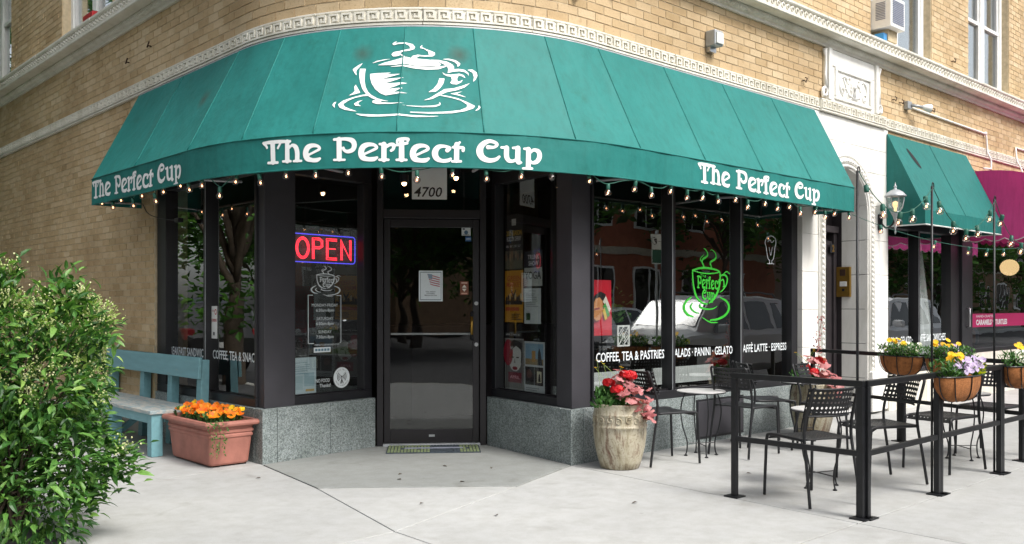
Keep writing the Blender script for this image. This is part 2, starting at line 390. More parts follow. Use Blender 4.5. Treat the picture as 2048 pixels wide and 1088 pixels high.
def sdf_polys(polys, gx, gy):
    D = np.full(gx.shape, 9e9)
    for po in polys:
        P = np.array(po, float).reshape(-1, 2); d = np.full(gx.shape, 9e9); ins = np.zeros(gx.shape, bool)
        for (x0, y0), (x1, y1) in zip(P, np.roll(P, -1, 0)):
            dx, dy = x1-x0, y1-y0; L = dx*dx+dy*dy+1e-9; t = np.clip(((gx-x0)*dx+(gy-y0)*dy)/L, 0, 1)
            d = np.minimum(d, np.hypot(gx-x0-t*dx, gy-y0-t*dy))
            c = (y0 > gy) != (y1 > gy); ins ^= c & (gx < dx*(gy-y0)/(dy if abs(dy) > 1e-9 else 1e-9)+x0)
        D = np.minimum(D, np.where(ins, -d, d))
    return D
def contour(D, xs, ys):
    """filled region D < 0 on a grid as polygons with interpolated borders"""
    v = []; f = []; idx = {}
    def vert(key, x, y):
        if key not in idx: idx[key] = len(v); v.append((x, y))
        return idx[key]
    ny, nx = D.shape; act = np.minimum.reduce([D[:-1, :-1], D[1:, :-1], D[:-1, 1:], D[1:, 1:]]) < 0
    for j, i in zip(*np.nonzero(act)):
        c = [(j, i), (j, i+1), (j+1, i+1), (j+1, i)]; poly = []
        for k in range(4):
            a = c[k]; b = c[(k+1) % 4]; da = D[a]; db = D[b]
            if da < 0: poly.append(vert(a, xs[a[1]], ys[a[0]]))
            if (da < 0) != (db < 0):
                t = da/(da-db); key = (a, b) if a < b else (b, a)
                poly.append(vert(key, xs[a[1]]+(xs[b[1]]-xs[a[1]])*t, ys[a[0]]+(ys[b[0]]-ys[a[0]])*t))
        if len(poly) >= 3: f.append(tuple(poly))
    return v, f
def inked(D_fn, data, x0, x1, y0, y1, cell):
    xs = np.arange(x0, x1, cell); ys = np.arange(y0, y1, cell); gx, gy = np.meshgrid(xs, ys); return contour(D_fn(data, gx, gy), xs, ys)
# lettering of the shop name as pen strokes (x, y, half width in mm) and the cup emblem as outlines (mm)
SHOP_NAME = [[1077,2537,19,1081,2396,19],[1035,2391,9,1122,2389,9],[986,2544,8,1046,2545,12,1142,2544,12,1237,2540,9],[992,2540,9,1015,2521,9,1023,2507,9],[1149,2532,8,1131,2505,8,1126,2498,9],[1211,2537,17,1211,2397,18],[1172,2394,8,1241,2392,8],[1224,2488,7,1254,2510,10,1284,2495,16,1297,2456,17,1297,2399,17],[1267,2391,8,1331,2390,8],[1384,2428,8,1436,2450,8,1480,2472,10,1466,2493,10,1424,2500,14,1384,2485,19,1368,2447,20,1379,2408,19,1418,2392,14,1460,2391,14,1484,2401,8],[1636,2535,18,1638,2393,18],[1597,2536,9,1638,2538,10,1696,2536,12,1741,2521,17,1755,2488,17,1741,2455,15,1701,2444,12,1675,2457,10,1670,2471,10],[1597,2386,8,1680,2384,8],[1976,2491,17,1976,2380,17],[1945,2493,8,1981,2491,10],[1943,2378,8,2009,2378,8],[1987,2469,9,2020,2489,11,2047,2486,12,2044,2458,10,2029,2445,9],[2105,2526,14,2105,2477,17,2105,2381,18],[2072,2503,8,2079,2525,9,2118,2531,10,2153,2529,9,2149,2514,7],[2069,2484,7,2102,2492,10,2145,2499,9],[2069,2377,8,2140,2377,8],[2438,2449,14,2455,2467,10,2411,2479,10,2370,2470,16,2348,2433,20,2359,2391,18,2400,2372,12,2444,2376,12,2462,2388,8],[2507,2494,16,2505,2378,17],[2529,2510,7,2509,2490,10,2485,2474,8],[2479,2472,8,2520,2471,10,2555,2470,9,2553,2450,10],[2474,2369,8,2537,2371,8],[2739,2482,14,2786,2484,9,2807,2505,11,2781,2523,11,2736,2524,14,2691,2492,19,2677,2448,23,2697,2405,20,2747,2385,15,2798,2394,12,2825,2415,8],[2841,2484,8,2883,2485,9],[2880,2482,17,2880,2420,17,2898,2390,14,2929,2387,10,2956,2401,9],[2967,2484,17,2967,2388,17,2993,2379,7],[2929,2484,8,2970,2488,9],[3050,2479,17,3048,2346,17],[3017,2482,8,3052,2484,9],[3007,2335,8,3079,2338,8],[3064,2458,9,3094,2478,10,3131,2466,16,3139,2431,17,3119,2394,15,3082,2381,10,3064,2393,9],[1823,2418,8,1876,2441,8,1921,2465,10,1907,2486,10,1863,2491,14,1823,2475,19,1807,2437,20,1818,2399,19,1857,2384,14,1901,2384,14,1926,2395,8],[2203,2408,8,2253,2432,8,2297,2456,10,2284,2477,10,2241,2481,14,2203,2464,19,2187,2426,20,2198,2388,19,2235,2374,14,2278,2375,14,2302,2387,8]]
CUP_EMBLEM = [[1558,676,1522,654,1491,626,1484,613,1507,577,1527,552,1517,589,1518,607,1539,640],[1542,621,1590,618,1592,559,1598,499,1615,439,1643,387,1673,356,1722,321,1776,299,1820,288,1777,292,1725,302,1677,327,1633,362,1591,423,1563,492,1545,562],[1633,566,1693,569,1810,567,1757,553,1880,546,1728,509,1907,509,1759,464,1936,460,1785,409,1907,411,1833,377,1939,364,1778,347,1736,371,1692,414,1658,471,1639,523],[1682,647,1737,670,1806,686,1854,698,1908,714,1944,708,1993,705,2083,699,2159,683,2187,658,2173,642,2098,636,2002,633,1913,645,1824,640],[1628,666,1671,690,1734,701,1787,701,1741,694,1679,681],[1752,626,1825,629,1914,635,2003,628,2098,628,2186,639,2224,646,2221,633,2166,609,2065,601,1963,609,1908,619,1825,622],[2083,699,2166,699,2235,684,2276,657,2288,636,2287,611,2323,616,2370,605,2396,576,2400,540,2391,563,2369,583,2328,592,2281,588,2236,573,2242,608,2238,629,2214,654,2166,683],[2191,710,2250,714,2305,698,2339,669,2335,651,2315,633,2314,659,2291,684,2250,699],[2391,606,2432,607,2461,576,2465,542,2445,502,2428,485,2437,531,2430,574],[2194,584,2213,565,2259,558,2327,568,2360,553,2373,523,2346,543,2320,549,2308,520,2310,490,2331,495,2351,509,2337,483,2303,463,2267,467,2254,479,2268,505,2262,539,2232,543,2206,559],[2172,521,2212,520,2201,469,2178,426,2146,391,2089,383,2127,416,2159,468],[2052,299,2102,327,2152,370,2210,417,2275,425,2342,449,2404,476,2360,433,2294,405,2229,389,2178,358,2121,319],[1532,468,1556,429,1582,385,1538,371,1496,359,1523,384,1536,404,1526,443],[2353,399,2299,375,2331,360,2374,335,2292,362,2249,373,2293,384],[1645,368,1599,363,1530,342,1461,312,1431,277,1446,247,1490,223,1551,208,1589,202,1528,230,1485,253,1470,278,1502,310,1550,336,1608,350,1651,351],[1616,314,1576,302,1550,278,1566,258,1610,253,1583,272,1587,293],[1414,305,1394,292,1388,271,1413,241,1406,274],[1686,302,1723,313,1751,295,1752,283,1816,273,1923,268,1830,263,1728,267,1689,281],[1880,252,1955,246,2041,246,2121,253,2165,266,2172,283,2162,300,2180,279,2176,259,2140,241,2054,236,1955,241],[2168,360,2228,352,2304,329,2366,295,2426,253,2412,231,2348,203,2256,183,2104,175,1964,180,1967,188,2104,189,2225,198,2318,214,2366,241,2370,266,2328,306,2260,332,2190,350],[2452,262,2464,238,2449,217,2420,204,2447,233],[1571,184,1632,175,1739,164,1892,164,1984,156,2092,152,2185,155,2116,144,2014,139,1893,149,1772,145,1679,149,1615,162],[1881,711,1865,733,1830,723,1802,724,1786,744,1795,761,1812,770,1847,773,1897,784,1938,799,1926,826,1892,844,1834,845,1798,836,1782,850,1803,868,1824,872,1808,854,1840,858,1906,855,1954,844,1975,817,1967,795,1926,777,1877,764,1856,751,1890,724,1905,708],[1947,708,1957,728,1998,743,2040,738,2089,743,2082,778,2045,804,2017,808,2015,821,2033,841,2031,817,2067,800,2110,783,2137,770,2137,748,2121,733,2062,728,2013,729,1985,708]]

# ================================================================== THE SETTING
mb = MB().add([(-260, -260, -.17), (260, -260, -.17), (260, 260, -.17), (-260, 260, -.17)], [(0, 1, 2, 3)])
ground = ob('road', mb, 'asphalt', kind='structure')
# pavement of this corner: bed, kerbs and cast slabs with open joints
bed = MB(); bed.box(-3.28, 30, -3.62, 30, -.16, -.006); pavement = ob('pavement', bed, 'asphalt', kind='structure')
def shrink(poly, g):
    """inset a convex-ish polygon by g"""
    n = len(poly); out = []
    A = sum(poly[i][0]*poly[(i+1) % n][1]-poly[(i+1) % n][0]*poly[i][1] for i in range(n)); sg = 1 if A > 0 else -1
    for i in range(n):
        p = Vector(poly[i]); a = (p-Vector(poly[i-1])).normalized(); b = (Vector(poly[(i+1) % n])-p).normalized()
        na = Vector((-a.y, a.x))*sg; nb = Vector((-b.y, b.x))*sg; m = na+nb; m = m/max(m.dot(na), .3)
        q = p+m*g; out.append((q.x, q.y))
    return out
PL = (0., 1.755); PR = (1.87, 0.); DL = (1.26, 1.94); DR = (2.08, 1.31)
NN = (-.49, -.82); S1 = (-.56, -2.57); J3 = (1.70, -2.57); E1 = (-.17, .60); E2 = (.95, -.33)
slabs = [([PL, E1, E2, PR, DR, DL], 'entrance_concrete', .004), ([E1, NN, E2], 'pavement_concrete', 0), ([E2, NN, S1, J3, PR], 'pavement_concrete', 0),
         ([PR, J3, (4.75, -2.57), (4.75, .05)], 'pavement_concrete', 0), ([(4.75, .05), (4.75, -2.57), (7.8, -2.57), (7.8, .9), (6.0, .9), (5.9, .05)], 'pavement_concrete', 0), ([(7.8, .05), (7.8, -2.57), (11, -2.57), (11, .05)], 'pavement_concrete', 0),
         ([(11, .05), (11, -2.57), (15, -2.57), (15, .05)], 'pavement_concrete', 0), ([S1, (-.6, -3.6), (1.67, -3.6), J3], 'pavement_concrete', 0),
         ([J3, (1.67, -3.6), (4.75, -3.6), (4.75, -2.57)], 'pavement_concrete', 0), ([(4.75, -2.57), (4.75, -3.6), (7.8, -3.6), (7.8, -2.57)], 'pavement_concrete', 0), ([(7.8, -2.57), (7.8, -3.6), (11, -3.6), (11, -2.57)], 'pavement_concrete', 0), ([(11, -2.57), (11, -3.6), (15, -3.6), (15, -2.57)], 'pavement_concrete', 0),
         ([PL, (-2.0, 1.70), (-2.0, .2), (-2.0, -.9), NN, E1], 'pavement_concrete', 0), ([NN, (-2.0, -.9), (-3.2, -.9), (-3.2, -3.6), (-.6, -3.6), S1], 'pavement_concrete', 0)]
for y0, y1 in ((1.72, 4.5), (4.5, 7.4), (7.4, 10.3), (10.3, 14)): slabs.append(([(0.05, y0+.03), (0.05, y1), (-2.0, y1), (-2.0, y0-.02)], 'pavement_concrete', 0))
for poly, mt, dz in slabs:
    A = sum(poly[i][0]*poly[(i+1) % len(poly)][1]-poly[(i+1) % len(poly)][0]*poly[i][1] for i in range(len(poly)))
    if A < 0: poly = poly[::-1]
    ob('concrete_slab', MB().prism(shrink(poly, .0045), lambda u, v, d: (u, v, d), -.10, dz), mt, pavement, bevel=.004)
# planting strip with soil between the pavement and the left kerb
ob('planting_bed', MB().prism([(-2.01, -.89), (-2.01, 14), (-3.2, 14), (-3.2, -.89)][::-1], lambda u, v, d: (u, v, d), -.1, -.012), 'soil', kind='structure')
kb = MB()
for i in range(10): kb.box(-3.28+i*2.2, -3.28+i*2.2+2.19, -3.78, -3.605, -.165, .003)
ob('kerb', kb, 'kerb_concrete', kind='structure', bevel=.012)
kb = MB()
for i in range(8): kb.box(-3.46, -3.285, -3.60+i*2.2, -3.60+i*2.2+2.19, -.165, .003)
ob('kerb', kb, 'kerb_concrete', kind='structure', bevel=.012)
# far pavements
ob('pavement', MB().box(-2, 60, -17.5, -13, -.16, -.02), 'pavement_concrete', kind='structure')
ob('pavement', MB().box(-40, -11.5, -8, 60, -.16, -.02), 'pavement_concrete', kind='structure')
ob('grass_verge', MB().box(-14, -11.9, -6, 60, -.15, 0), 'lawn', kind='structure')

# ================================================================== THE CORNER BUILDING
bld = thing('corner_building', 'tan brick corner building with rounded corner, white terracotta bands and shopfronts', 'building', (3, 3, 0))
FRt = Fr((0, 0), (1, 0), (0, -1)); FLt = Fr((0, 0), (0, 1), (-1, 0))
FEL = Fr(PL, DL, (.1, -1)); FER = Fr(PR, DR, (-1, .1)); FD = Fr(DL, DR, (-.6, -.8))
UW_L = [(5.28, 7.04, 4.56, 6.6), (9.38, 11.3, 4.56, 6.6)]
UW_R = [(7.18, 8.93, 4.54, 6.6), (10.2, 11.8, 4.54, 6.6), (13.3, 14.6, 4.54, 6.6)]
S_LO, S_HI = sY(14.), sX(15.)
def holes(mb, fr, a0, a1, z0, z1, ops, o0, o1):
    xs = sorted({a0, a1, *[x for o in ops for x in o[:2]]})
    for A, B in zip(xs[:-1], xs[1:]):
        cut = [o for o in ops if o[0] < (A+B)/2 < o[1]]
        if not cut: mb.fbox(fr, A, B, o0, o1, z0, z1)
        else:
            mb.fbox(fr, A, B, o0, o1, z0, cut[0][2]); mb.fbox(fr, A, B, o0, o1, cut[0][3], z1)
w = MB()
holes(w, FLt, RC, 14, 3.4, 8.6, UW_L, -.34, -.0045); holes(w, FRt, RC, 15, 3.4, 8.6, UW_R, -.34, -.0045)
sweep(w, [(-.0045, 3.4), (-.0045, 8.6), (-.34, 8.6), (-.34, 3.4)], 0, Q)
w.fbox(FLt, 4.05, 14, -.34, -.0045, -.05, 3.4)
wall = ob('brick_wall', w, 'mortar', bld)
ob('roof', MB().prism([tuple(pw(s, -.1, 0).xy) for s in ps(S_LO, S_HI)]+[(15, 14)], lambda u, v, d: (u, v, d), 8.3, 8.45), 'soffit', bld)
# bricks laid course by course
CH = .0722; BL = .214; GAP = .010
camP = Vector((-3.613, -5.22, 1.33)); fwv = Vector((.678, .735, 0)); rtv = Vector((.735, -.678, 0))
def px(p):
    v = Vector(p)-camP; b = v.dot(fwv); return 1024+1823*v.dot(rtv)/b, 610-1823*v.z/b, b
def in_any(a0, a1, z0, z1, ops):
    return any(a1 > o[0] and a0 < o[1] and z1 > o[2] and z0 < o[3] for o in ops)
bricks = []
def lay(s0, s1, z0, z1, ok=None, ops=(), conv=None):
    n = int(round((z1-z0)/CH)); ch = (z1-z0)/n
    for i in range(n):
        za = z0+i*ch+GAP/2; zb = z0+(i+1)*ch-GAP/2; x = s0-(BL/2 if (round(z0/CH)+i) % 2 else 0)
        while x < s1:
            a, b = max(x, s0)+GAP/2, min(x+BL, s1)-GAP/2; x += BL
            if b-a < .03: continue
            if ops:
                segs = [(a, b)]
                for o in ops:
                    if zb > o[2] and za < o[3]:
                        segs = [q for A, B in segs for q in ((A, min(B, o[0]-GAP/2)), (max(A, o[1]+GAP/2), B)) if q[1]-q[0] > .02]
                for A, B in segs: bricks.append((A, B, za, zb))
            else: bricks.append((a, b, za, zb))
def Rops(ops): return [(sX(o[0]), sX(o[1]), o[2], o[3]) for o in ops]
def Lops(ops): return [(sY(o[1]), sY(o[0]), o[2], o[3]) for o in ops]
lay(sY(13.5), sX(14.9), 3.668, 4.275, ops=[(sX(6.00), sX(7.34), 3.6, 4.3)])
lay(sY(13.5), sY(4.3), 4.53, 6.64, ops=Lops(UW_L)); lay(sX(4.4), sX(14.9), 4.53, 6.64, ops=Rops(UW_R))
lay(sY(13.5), sY(4.06), .12, 3.515)
lay(sX(7.62), sX(14.9), 3.08, 3.515)
def brick_pts(a, b, za, zb, o=0.):
    r = [random.uniform(-.0018, .0022) for _ in range(4)]
    return [pw(a, -.03, za), pw(b, -.03, za), pw(b, o+r[0], za), pw(a, o+r[1], za), pw(a, -.03, zb), pw(b, -.03, zb), pw(b, o+r[2], zb), pw(a, o+r[3], zb)]
sc = []
for k, (a, b, za, zb) in enumerate(bricks):
    x, y, d = px(pw((a+b)/2, 0, (za+zb)/2)); x0 = px(pw(a, 0, za))[0]; x1 = px(pw(b, 0, za))[0]
    vis = 0 < x < 2048 and 0 < y < 1088 and not (y > 180 and 290 < x < 1620) and not (x < 205 and y > 520)
    sc.append((abs(x1-x0)*(zb-za)/d if vis else 0, k))
sc.sort(reverse=True); single = {k for v, k in sc[:300] if v > 0}
bm_ = MB().box(-.5, .5, 0, .03, -.5, .5); bme = mesh('brick', bm_, 'tan_brick')
rest = MB()
for k, (a, b, za, zb) in enumerate(bricks):
    s = (a+b)/2
    if k in single:
        c = pw(s, random.uniform(-.001, .002), (za+zb)/2); t = (pw(b, 0, 0)-pw(a, 0, 0)); rz = math.atan2(t.y, t.x)
        inst('brick', bme, wall, Matrix.Translation(c) @ Matrix.Rotation(rz+random.uniform(-.006, .006), 4, 'Z') @ Matrix.Diagonal((b-a, 1, zb-za, 1)))
    else:
        p = brick_pts(a, b, za, zb); rest.add(p, [(2, 3, 7, 6), (0, 1, 2, 3), (7, 4, 5, 6), (1, 5, 6, 2), (0, 3, 7, 4)])
ob('brickwork', rest, 'tan_brick', wall, kind='stuff')
ob('plinth', MB().fbox(FLt, 4.06, 13.6, -.1, .02, -.02, .115), 'kerb_concrete', bld, bevel=.01)

# terracotta band with the meander
def wbox(mb, s0, s1, o0, o1, z0, z1): mb.hexa([pw(s, o, z) for z in (z0, z1) for s, o in ((s0, o1), (s1, o1), (s1, o0), (s0, o0))])
UN = .112
def band(s0, s1, out=.03):
    n = max(1, round((s1-s0)/(UN*8))); L = (s1-s0)/n
    for i in range(n):
        a, b = s0+i*L+.0025, s0+(i+1)*L-.0025; m = MB(); o = out+random.uniform(-.002, .003)
        sweep(m, [(-.01, 3.521), (-.01, 3.660), (o-.012, 3.664), (o, 3.657), (o, 3.646), (o-.010, 3.642), (o-.010, 3.545), (o, 3.541), (o, 3.525), (o-.01, 3.521)][::-1], a, b, step=.1)
        blk = ob('terracotta_block', m, 'terracotta_glaze', bld)
        k = MB(); u = round((b-a)/UN); wu = (b-a)/u; t = .015; z0, z1 = 3.550, 3.636; h = z1-z0; A, B = o-.012, o+.007
        for j in range(u):
            x = a+j*wu
            wbox(k, x+.008, x+.008+t, A, B, z0, z1); wbox(k, x+.0235, x+.090, A, B, z1-t, z1); wbox(k, x+.075, x+.090, A, B, z0+.024, z1-t-.0005)
            wbox(k, x+.043, x+.0745, A, B, z0+.026, z0+.026+t); wbox(k, x+.043, x+.043+t-.001, A, B, z0+.0415, z0+.058); wbox(k, x+.0235, x+wu+.0075, A, B, z0, z0+t-.001)
        ob('meander_relief', k, 'terracotta_glaze', blk, kind='stuff')
band(S_LO+.5, sX(5.88)); band(sX(5.885), sX(7.49), .055); band(sX(7.495), S_HI-.1)
# cornice of moulded blocks
def cornice(s0, s1, L0=1.0):
    n = round((s1-s0)/L0); L = (s1-s0)/n
    for i in range(n):
        a, b = s0+i*L+.002, s0+(i+1)*L-.002; m = MB(); d = random.uniform(-.003, .003)
        sweep(m, [(-.01, 4.268), (.028, 4.268), (.034, 4.290), (.042, 4.300), (.078, 4.352), (.185+d, 4.356), (.200+d, 4.366), (.200+d, 4.386), (.188+d, 4.392), (.186+d, 4.468), (.205+d, 4.474), (.214+d, 4.486), (.214+d, 4.508), (.150, 4.526), (-.01, 4.55)][::-1], a, b, step=.15)
        blk = ob('cornice_block', m, 'terracotta_glaze', bld); k = MB()
        if b < -.4 or a > Q+.4:
            x = a+.02
            while x < b-.02:                                # leaf-like lobes of the lower moulding
                c = pw(x, .058, 4.326); t = (pw(x+.01, 0, 0)-pw(x, 0, 0)).normalized(); nn = pw(x, 1, 0)-pw(x, 0, 0)
                q = [(Vector(c)+t*p*.021+(nn*.6+Vector((0, 0, .8)))*r_*.034+(nn*.8-Vector((0, 0, .6)))*e) for p, r_, e in ((-1, -1, 0), (1, -1, 0), (1, 1, 0), (-1, 1, 0), (0, -.75, .020), (.55, .2, .020), (0, 1, .022), (-.55, .2, .020))]
                k.add(q, [(0, 1, 4), (1, 5, 4), (1, 2, 5), (2, 6, 5), (2, 3, 6), (3, 7, 6), (3, 0, 7), (0, 4, 7), (4, 5, 6, 7)]); x += .046
            x = a+.03
            while x < b-.05:                                # curled leaves on the face
                pts = [pw(x+.026*math.cos(t_)*(1-.08*t_), .190+d, 4.432+.030*math.sin(t_)*(1-.06*t_)) for t_ in (0, .7, 1.5, 2.3, 3.1, 3.9, 4.7, 5.4)]
                k.tube(pts, [.013, .012, .012, .011, .010, .009, .008, .006], 5); x += .092
            if k.v: ob('leaf_moulding', k, 'terracotta_glaze', blk, smooth=True, kind='stuff')
cornice(S_LO+.5, S_HI-.1)

# ---- upper windows
def sash_window(fr, a0, a1, z0, z1, blind):
    win = ob('window', MB().fbox(fr, a0, a0+.012, -.14, -.012, z0, z1), 'mortar', bld); ob('reveal', MB().fbox(fr, a1-.012, a1, -.14, -.012, z0, z1), 'mortar', win)
    f = MB(); mid = (a0+a1)/2; O0, O1 = -.17, -.10
    for A, B in ((a0+.013, a0+.10), (mid-.07, mid+.07), (a1-.10, a1-.013)): ob('frame', MB().fbox(fr, A, B, O0, O1, z0+.06, z1), 'upvc_white', win, bevel=.004)
    ob('frame', MB().fbox(fr, a0+.013, a1-.013, O0-.003, O1+.002, z0-.02, z0+.055), 'upvc_white', win, bevel=.004)
    for A, B in ((a0+.10, mid-.07), (mid+.07, a1-.10)):
        zr = z0+1.0
        for x0, x1, q0, q1, oo in ((A+.002, A+.045, z0+.06, zr, -.135), (B-.045, B-.002, z0+.06, zr, -.135), (A+.047, B-.047, z0+.06, z0+.12, -.137), (A+.002, B-.002, zr, zr+.05, -.133), (A+.002, A+.04, zr+.052, z1, -.15), (B-.04, B-.002, zr+.052, z1, -.15)): ob('sash', MB().fbox(fr, x0, x1, oo-.03, oo+.02, q0, q1), 'upvc_white', win, bevel=.003)
        ob('pane', MB().fbox(fr, A+.045, B-.045, -.158, -.152, z0+.12, zr), 'window_glass', win)
        ob('pane', MB().fbox(fr, A+.04, B-.04, -.170, -.165, zr+.05, z1), 'window_glass', win)
        bl = MB(); z = zr+.1 if blind else z0+.2
        while z < z1: bl.add([fr(A, -.215, z), fr(B, -.215, z), fr(B, -.20, z+.022), fr(A, -.20, z+.022)], [(0, 1, 2, 3)]); z += .027
        ob('blind', bl, 'blind', win)
    ob('dark_room', MB().fbox(fr, a0-.1, a1+.1, -.55, -.36, z0-.1, z1+.1), 'dark_room', win)
    ob('sill', MB().fbox(fr, a0-.06, a1+.06, -.10, .05, z0-.035, z0-.024+.001), 'terracotta_glaze', win)
for i, o in enumerate(UW_L): sash_window(FLt, *o, i == 1)
for i, o in enumerate(UW_R): sash_window(FRt, *o, i != 0)

# ---- granite base (slabs with joints) and painted columns of the shopfront
def base_slabs(fr, cuts, z1=.46, o=0.0, skip=()):
    for i, (a, b) in enumerate(zip(cuts[:-1], cuts[1:])):
        ob('granite_slab', MB().fbox(fr, a+.002, b-.002, -.14, o, -.02, z1), 'grey_granite', bld, bevel=.005)
base_slabs(FLt, [1.905, 2.6, 3.3, 4.045]); base_slabs(FEL, [.15, .72, 1.262]); base_slabs(FER, [.15, .76, 1.322]); base_slabs(FRt, [2.02, 2.75, 3.55, 4.4, 5.3, 5.49])
# granite corners as L-shaped blocks
def lblock(name, pts, z0, z1, mat, bev):
    Ar = sum(pts[i][0]*pts[(i+1) % len(pts)][1]-pts[(i+1) % len(pts)][0]*pts[i][1] for i in range(len(pts)))
    if Ar < 0: pts = pts[::-1]
    return ob(name, MB().prism(pts, lambda u, v, d: (u, v, d), z0, z1), mat, bld, bevel=bev)
def xy(fr, a, o): return tuple(fr(a, o, 0).xy)
lblock('granite_corner', [(0, 1.902), (0, 1.755), xy(FEL, .147, 0), xy(FEL, .147, -.14), (.14, 1.902)], -.02, .459, 'grey_granite', .006)
lblock('granite_corner', [(2.017, 0), (1.87, 0), xy(FER, .147, 0), xy(FER, .147, -.14), (2.017, .14)], -.02, .459, 'grey_granite', .006)
lblock('column', [(.045, 1.915), (.045, 1.81), xy(FEL, .365, -.045), xy(FEL, .365, -.19), (.19, 2.10)], .46, 3.39, 'column_paint', .004)
lblock('column', [(2.155, .045), (1.925, .045), xy(FER, .262, -.045), xy(FER, .262, -.19), (2.155, .20)], .46, 3.39, 'column_paint', .004)
# ---- shop windows
ZS, ZG, ZH = .462, .535, 2.47
def shop_window(fr, a0, a1, mull, zs=ZS, zg=ZG, zh=ZH, zt=3.39, face=-.02, glass=-.085, mat='black_frame', ends=(.05, .05)):
    win = ob('shop_window', MB().fbox(fr, a0, a1, -.15, face-.004, zh, zt), mat, bld, bevel=.004); ob('window_sill', MB().fbox(fr, a0, a1, -.15, face, zs, zg), mat, win, bevel=.004)
    for A, B in ((a0, a0+ends[0]), (a1-ends[1], a1)): ob('frame', MB().fbox(fr, A, B, -.148, face-.002, zg+.001, zh-.001), mat, win, bevel=.004)
    for m in mull: ob('mullion', MB().fbox(fr, m-.025, m+.025, -.146, face-.002, zg+.001, zh-.001), mat, win, bevel=.004)
    for m in mull: ob('mullion_highlight', MB().fbox(fr, m-.027, m-.021, face-.002, face+.003, zg+.002, zh-.002), 'galvanised', win)  # highlight along each mullion edge, put in as a thin pale strip
    xs = [a0+ends[0]]+list(mull)+[a1-ends[1]]
    for A, B in zip(xs[:-1], xs[1:]): ob('pane', MB().add([fr(A, glass, zg), fr(B, glass, zg), fr(B, glass, zh), fr(A, glass, zh)], [(0, 1, 2, 3)]), 'window_glass', win)
    for A, B in zip(xs[:-1], xs[1:]): ob('glazing_bead', MB().fbox(fr, A+.02, B-.02, glass+.004, glass+.016, zg-.001, zg+.012), 'bronze_frame', win)
    return win
winL = shop_window(FLt, 1.917, 4.048, [2.93], ends=(.03, .22))
winR = shop_window(FRt, 2.157, 5.498, [3.285, 4.415], ends=(.02, .12))
winEL = shop_window(FEL, .367, 1.262, [], ends=(.01, .10), face=-.05, glass=-.10)
winER = shop_window(FER, .264, 1.322, [], ends=(.015, .07), face=-.05, glass=-.10)
# ---- entrance door
doorway = ob('entrance_door', MB().fbox(FD, .063, .971, -.12, .028, 2.145, 2.23), 'bronze_frame', bld, bevel=.004)
for A, B, z0, z1 in ((.004, .062, -.01, 2.78), (.972, 1.03, -.01, 2.78), (.063, .971, 2.72, 2.78)): ob('door_frame', MB().fbox(FD, A, B, -.12, .03, z0, z1), 'bronze_frame', doorway, bevel=.004)
ob('threshold', MB().fbox(FD, .06, .975, -.14, .05, -.005, .024), 'galvanised', doorway, bevel=.004)
for A, B, z0, z1 in ((.068, .125, .03, 2.14), (.905, .967, .03, 2.14), (.126, .904, 2.065, 2.14), (.126, .904, .03, .155)): ob('leaf_frame', MB().fbox(FD, A, B, -.055, -.008, z0, z1), 'bronze_frame', doorway, bevel=.003)
ob('pane', MB().add([FD(.12, -.03, .15), FD(.91, -.03, .15), FD(.91, -.03, 2.07), FD(.12, -.03, 2.07)], [(0, 1, 2, 3)]), 'door_glass', doorway)
ob('pane', MB().add([FD(.06, -.03, 2.22), FD(.975, -.03, 2.22), FD(.975, -.03, 2.73), FD(.06, -.03, 2.73)], [(0, 1, 2, 3)]), 'door_glass', doorway)
ob('crash_bar', MB().fbox(FD, .126, .904, -.085, -.065, 1.045, 1.065), 'steel', doorway, bevel=.004)
h = MB(); h.tube([FD(.905, .0, 1.00), FD(.893, .045, 1.00), FD(.893, .045, 1.26), FD(.905, .0, 1.26)], .011, 8); ob('pull_handle', h, 'black_frame', doorway, smooth=True)
ob('handle_grip', MB().tube([FD(.893, .045, 1.05), FD(.893, .045, 1.22)], .0135, 10), 'brass', doorway, smooth=True)
for z in (1.345, .955):
    k = MB(); k.tube([FD(.938, -.006, z), FD(.938, .010, z)], .019, 14); k.tube([FD(.938, .010, z), FD(.938, .014, z)], .012, 12); ob('lock_cylinder', k, 'steel', doorway)
ob('maker_plate', MB().fbox(FD, .49, .545, -.008, -.004, .085, .105), 'galvanised', doorway)
ob('transom_plate', MB().fbox(FD, .33, .66, -.026, -.022, 2.33, 2.66), 'vinyl_white', doorway)
num = MB(); write(num, FD, '4700', .345, -.019, 2.355, .095, 1.0, .0015); v_ = num.v
sheared = MB(); zz = 2.355
for i, v in enumerate(num.v):
    p = Vector(v)+FD.d*((v[2]-zz)*.18); num.v[i] = tuple(p)
ob('street_number', num, 'black_frame', doorway)
# soffit over the recess, header behind the canopy
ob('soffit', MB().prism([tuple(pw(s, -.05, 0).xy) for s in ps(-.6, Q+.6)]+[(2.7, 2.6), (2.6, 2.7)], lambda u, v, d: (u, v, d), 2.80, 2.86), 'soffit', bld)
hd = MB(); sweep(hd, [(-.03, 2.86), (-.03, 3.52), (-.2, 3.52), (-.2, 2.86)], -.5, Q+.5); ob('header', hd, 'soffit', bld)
# access panel in the granite below the windows
pn = MB(); pn.fbox(FRt, 3.62, 4.38, .001, .014, .06, .40); hatch = ob('access_panel', pn, 'column_paint', bld, bevel=.004)
ob('panel_frame', MB().fbox(FRt, 3.60, 4.40, -.01, .006, .04, .42), 'black_frame', hatch)
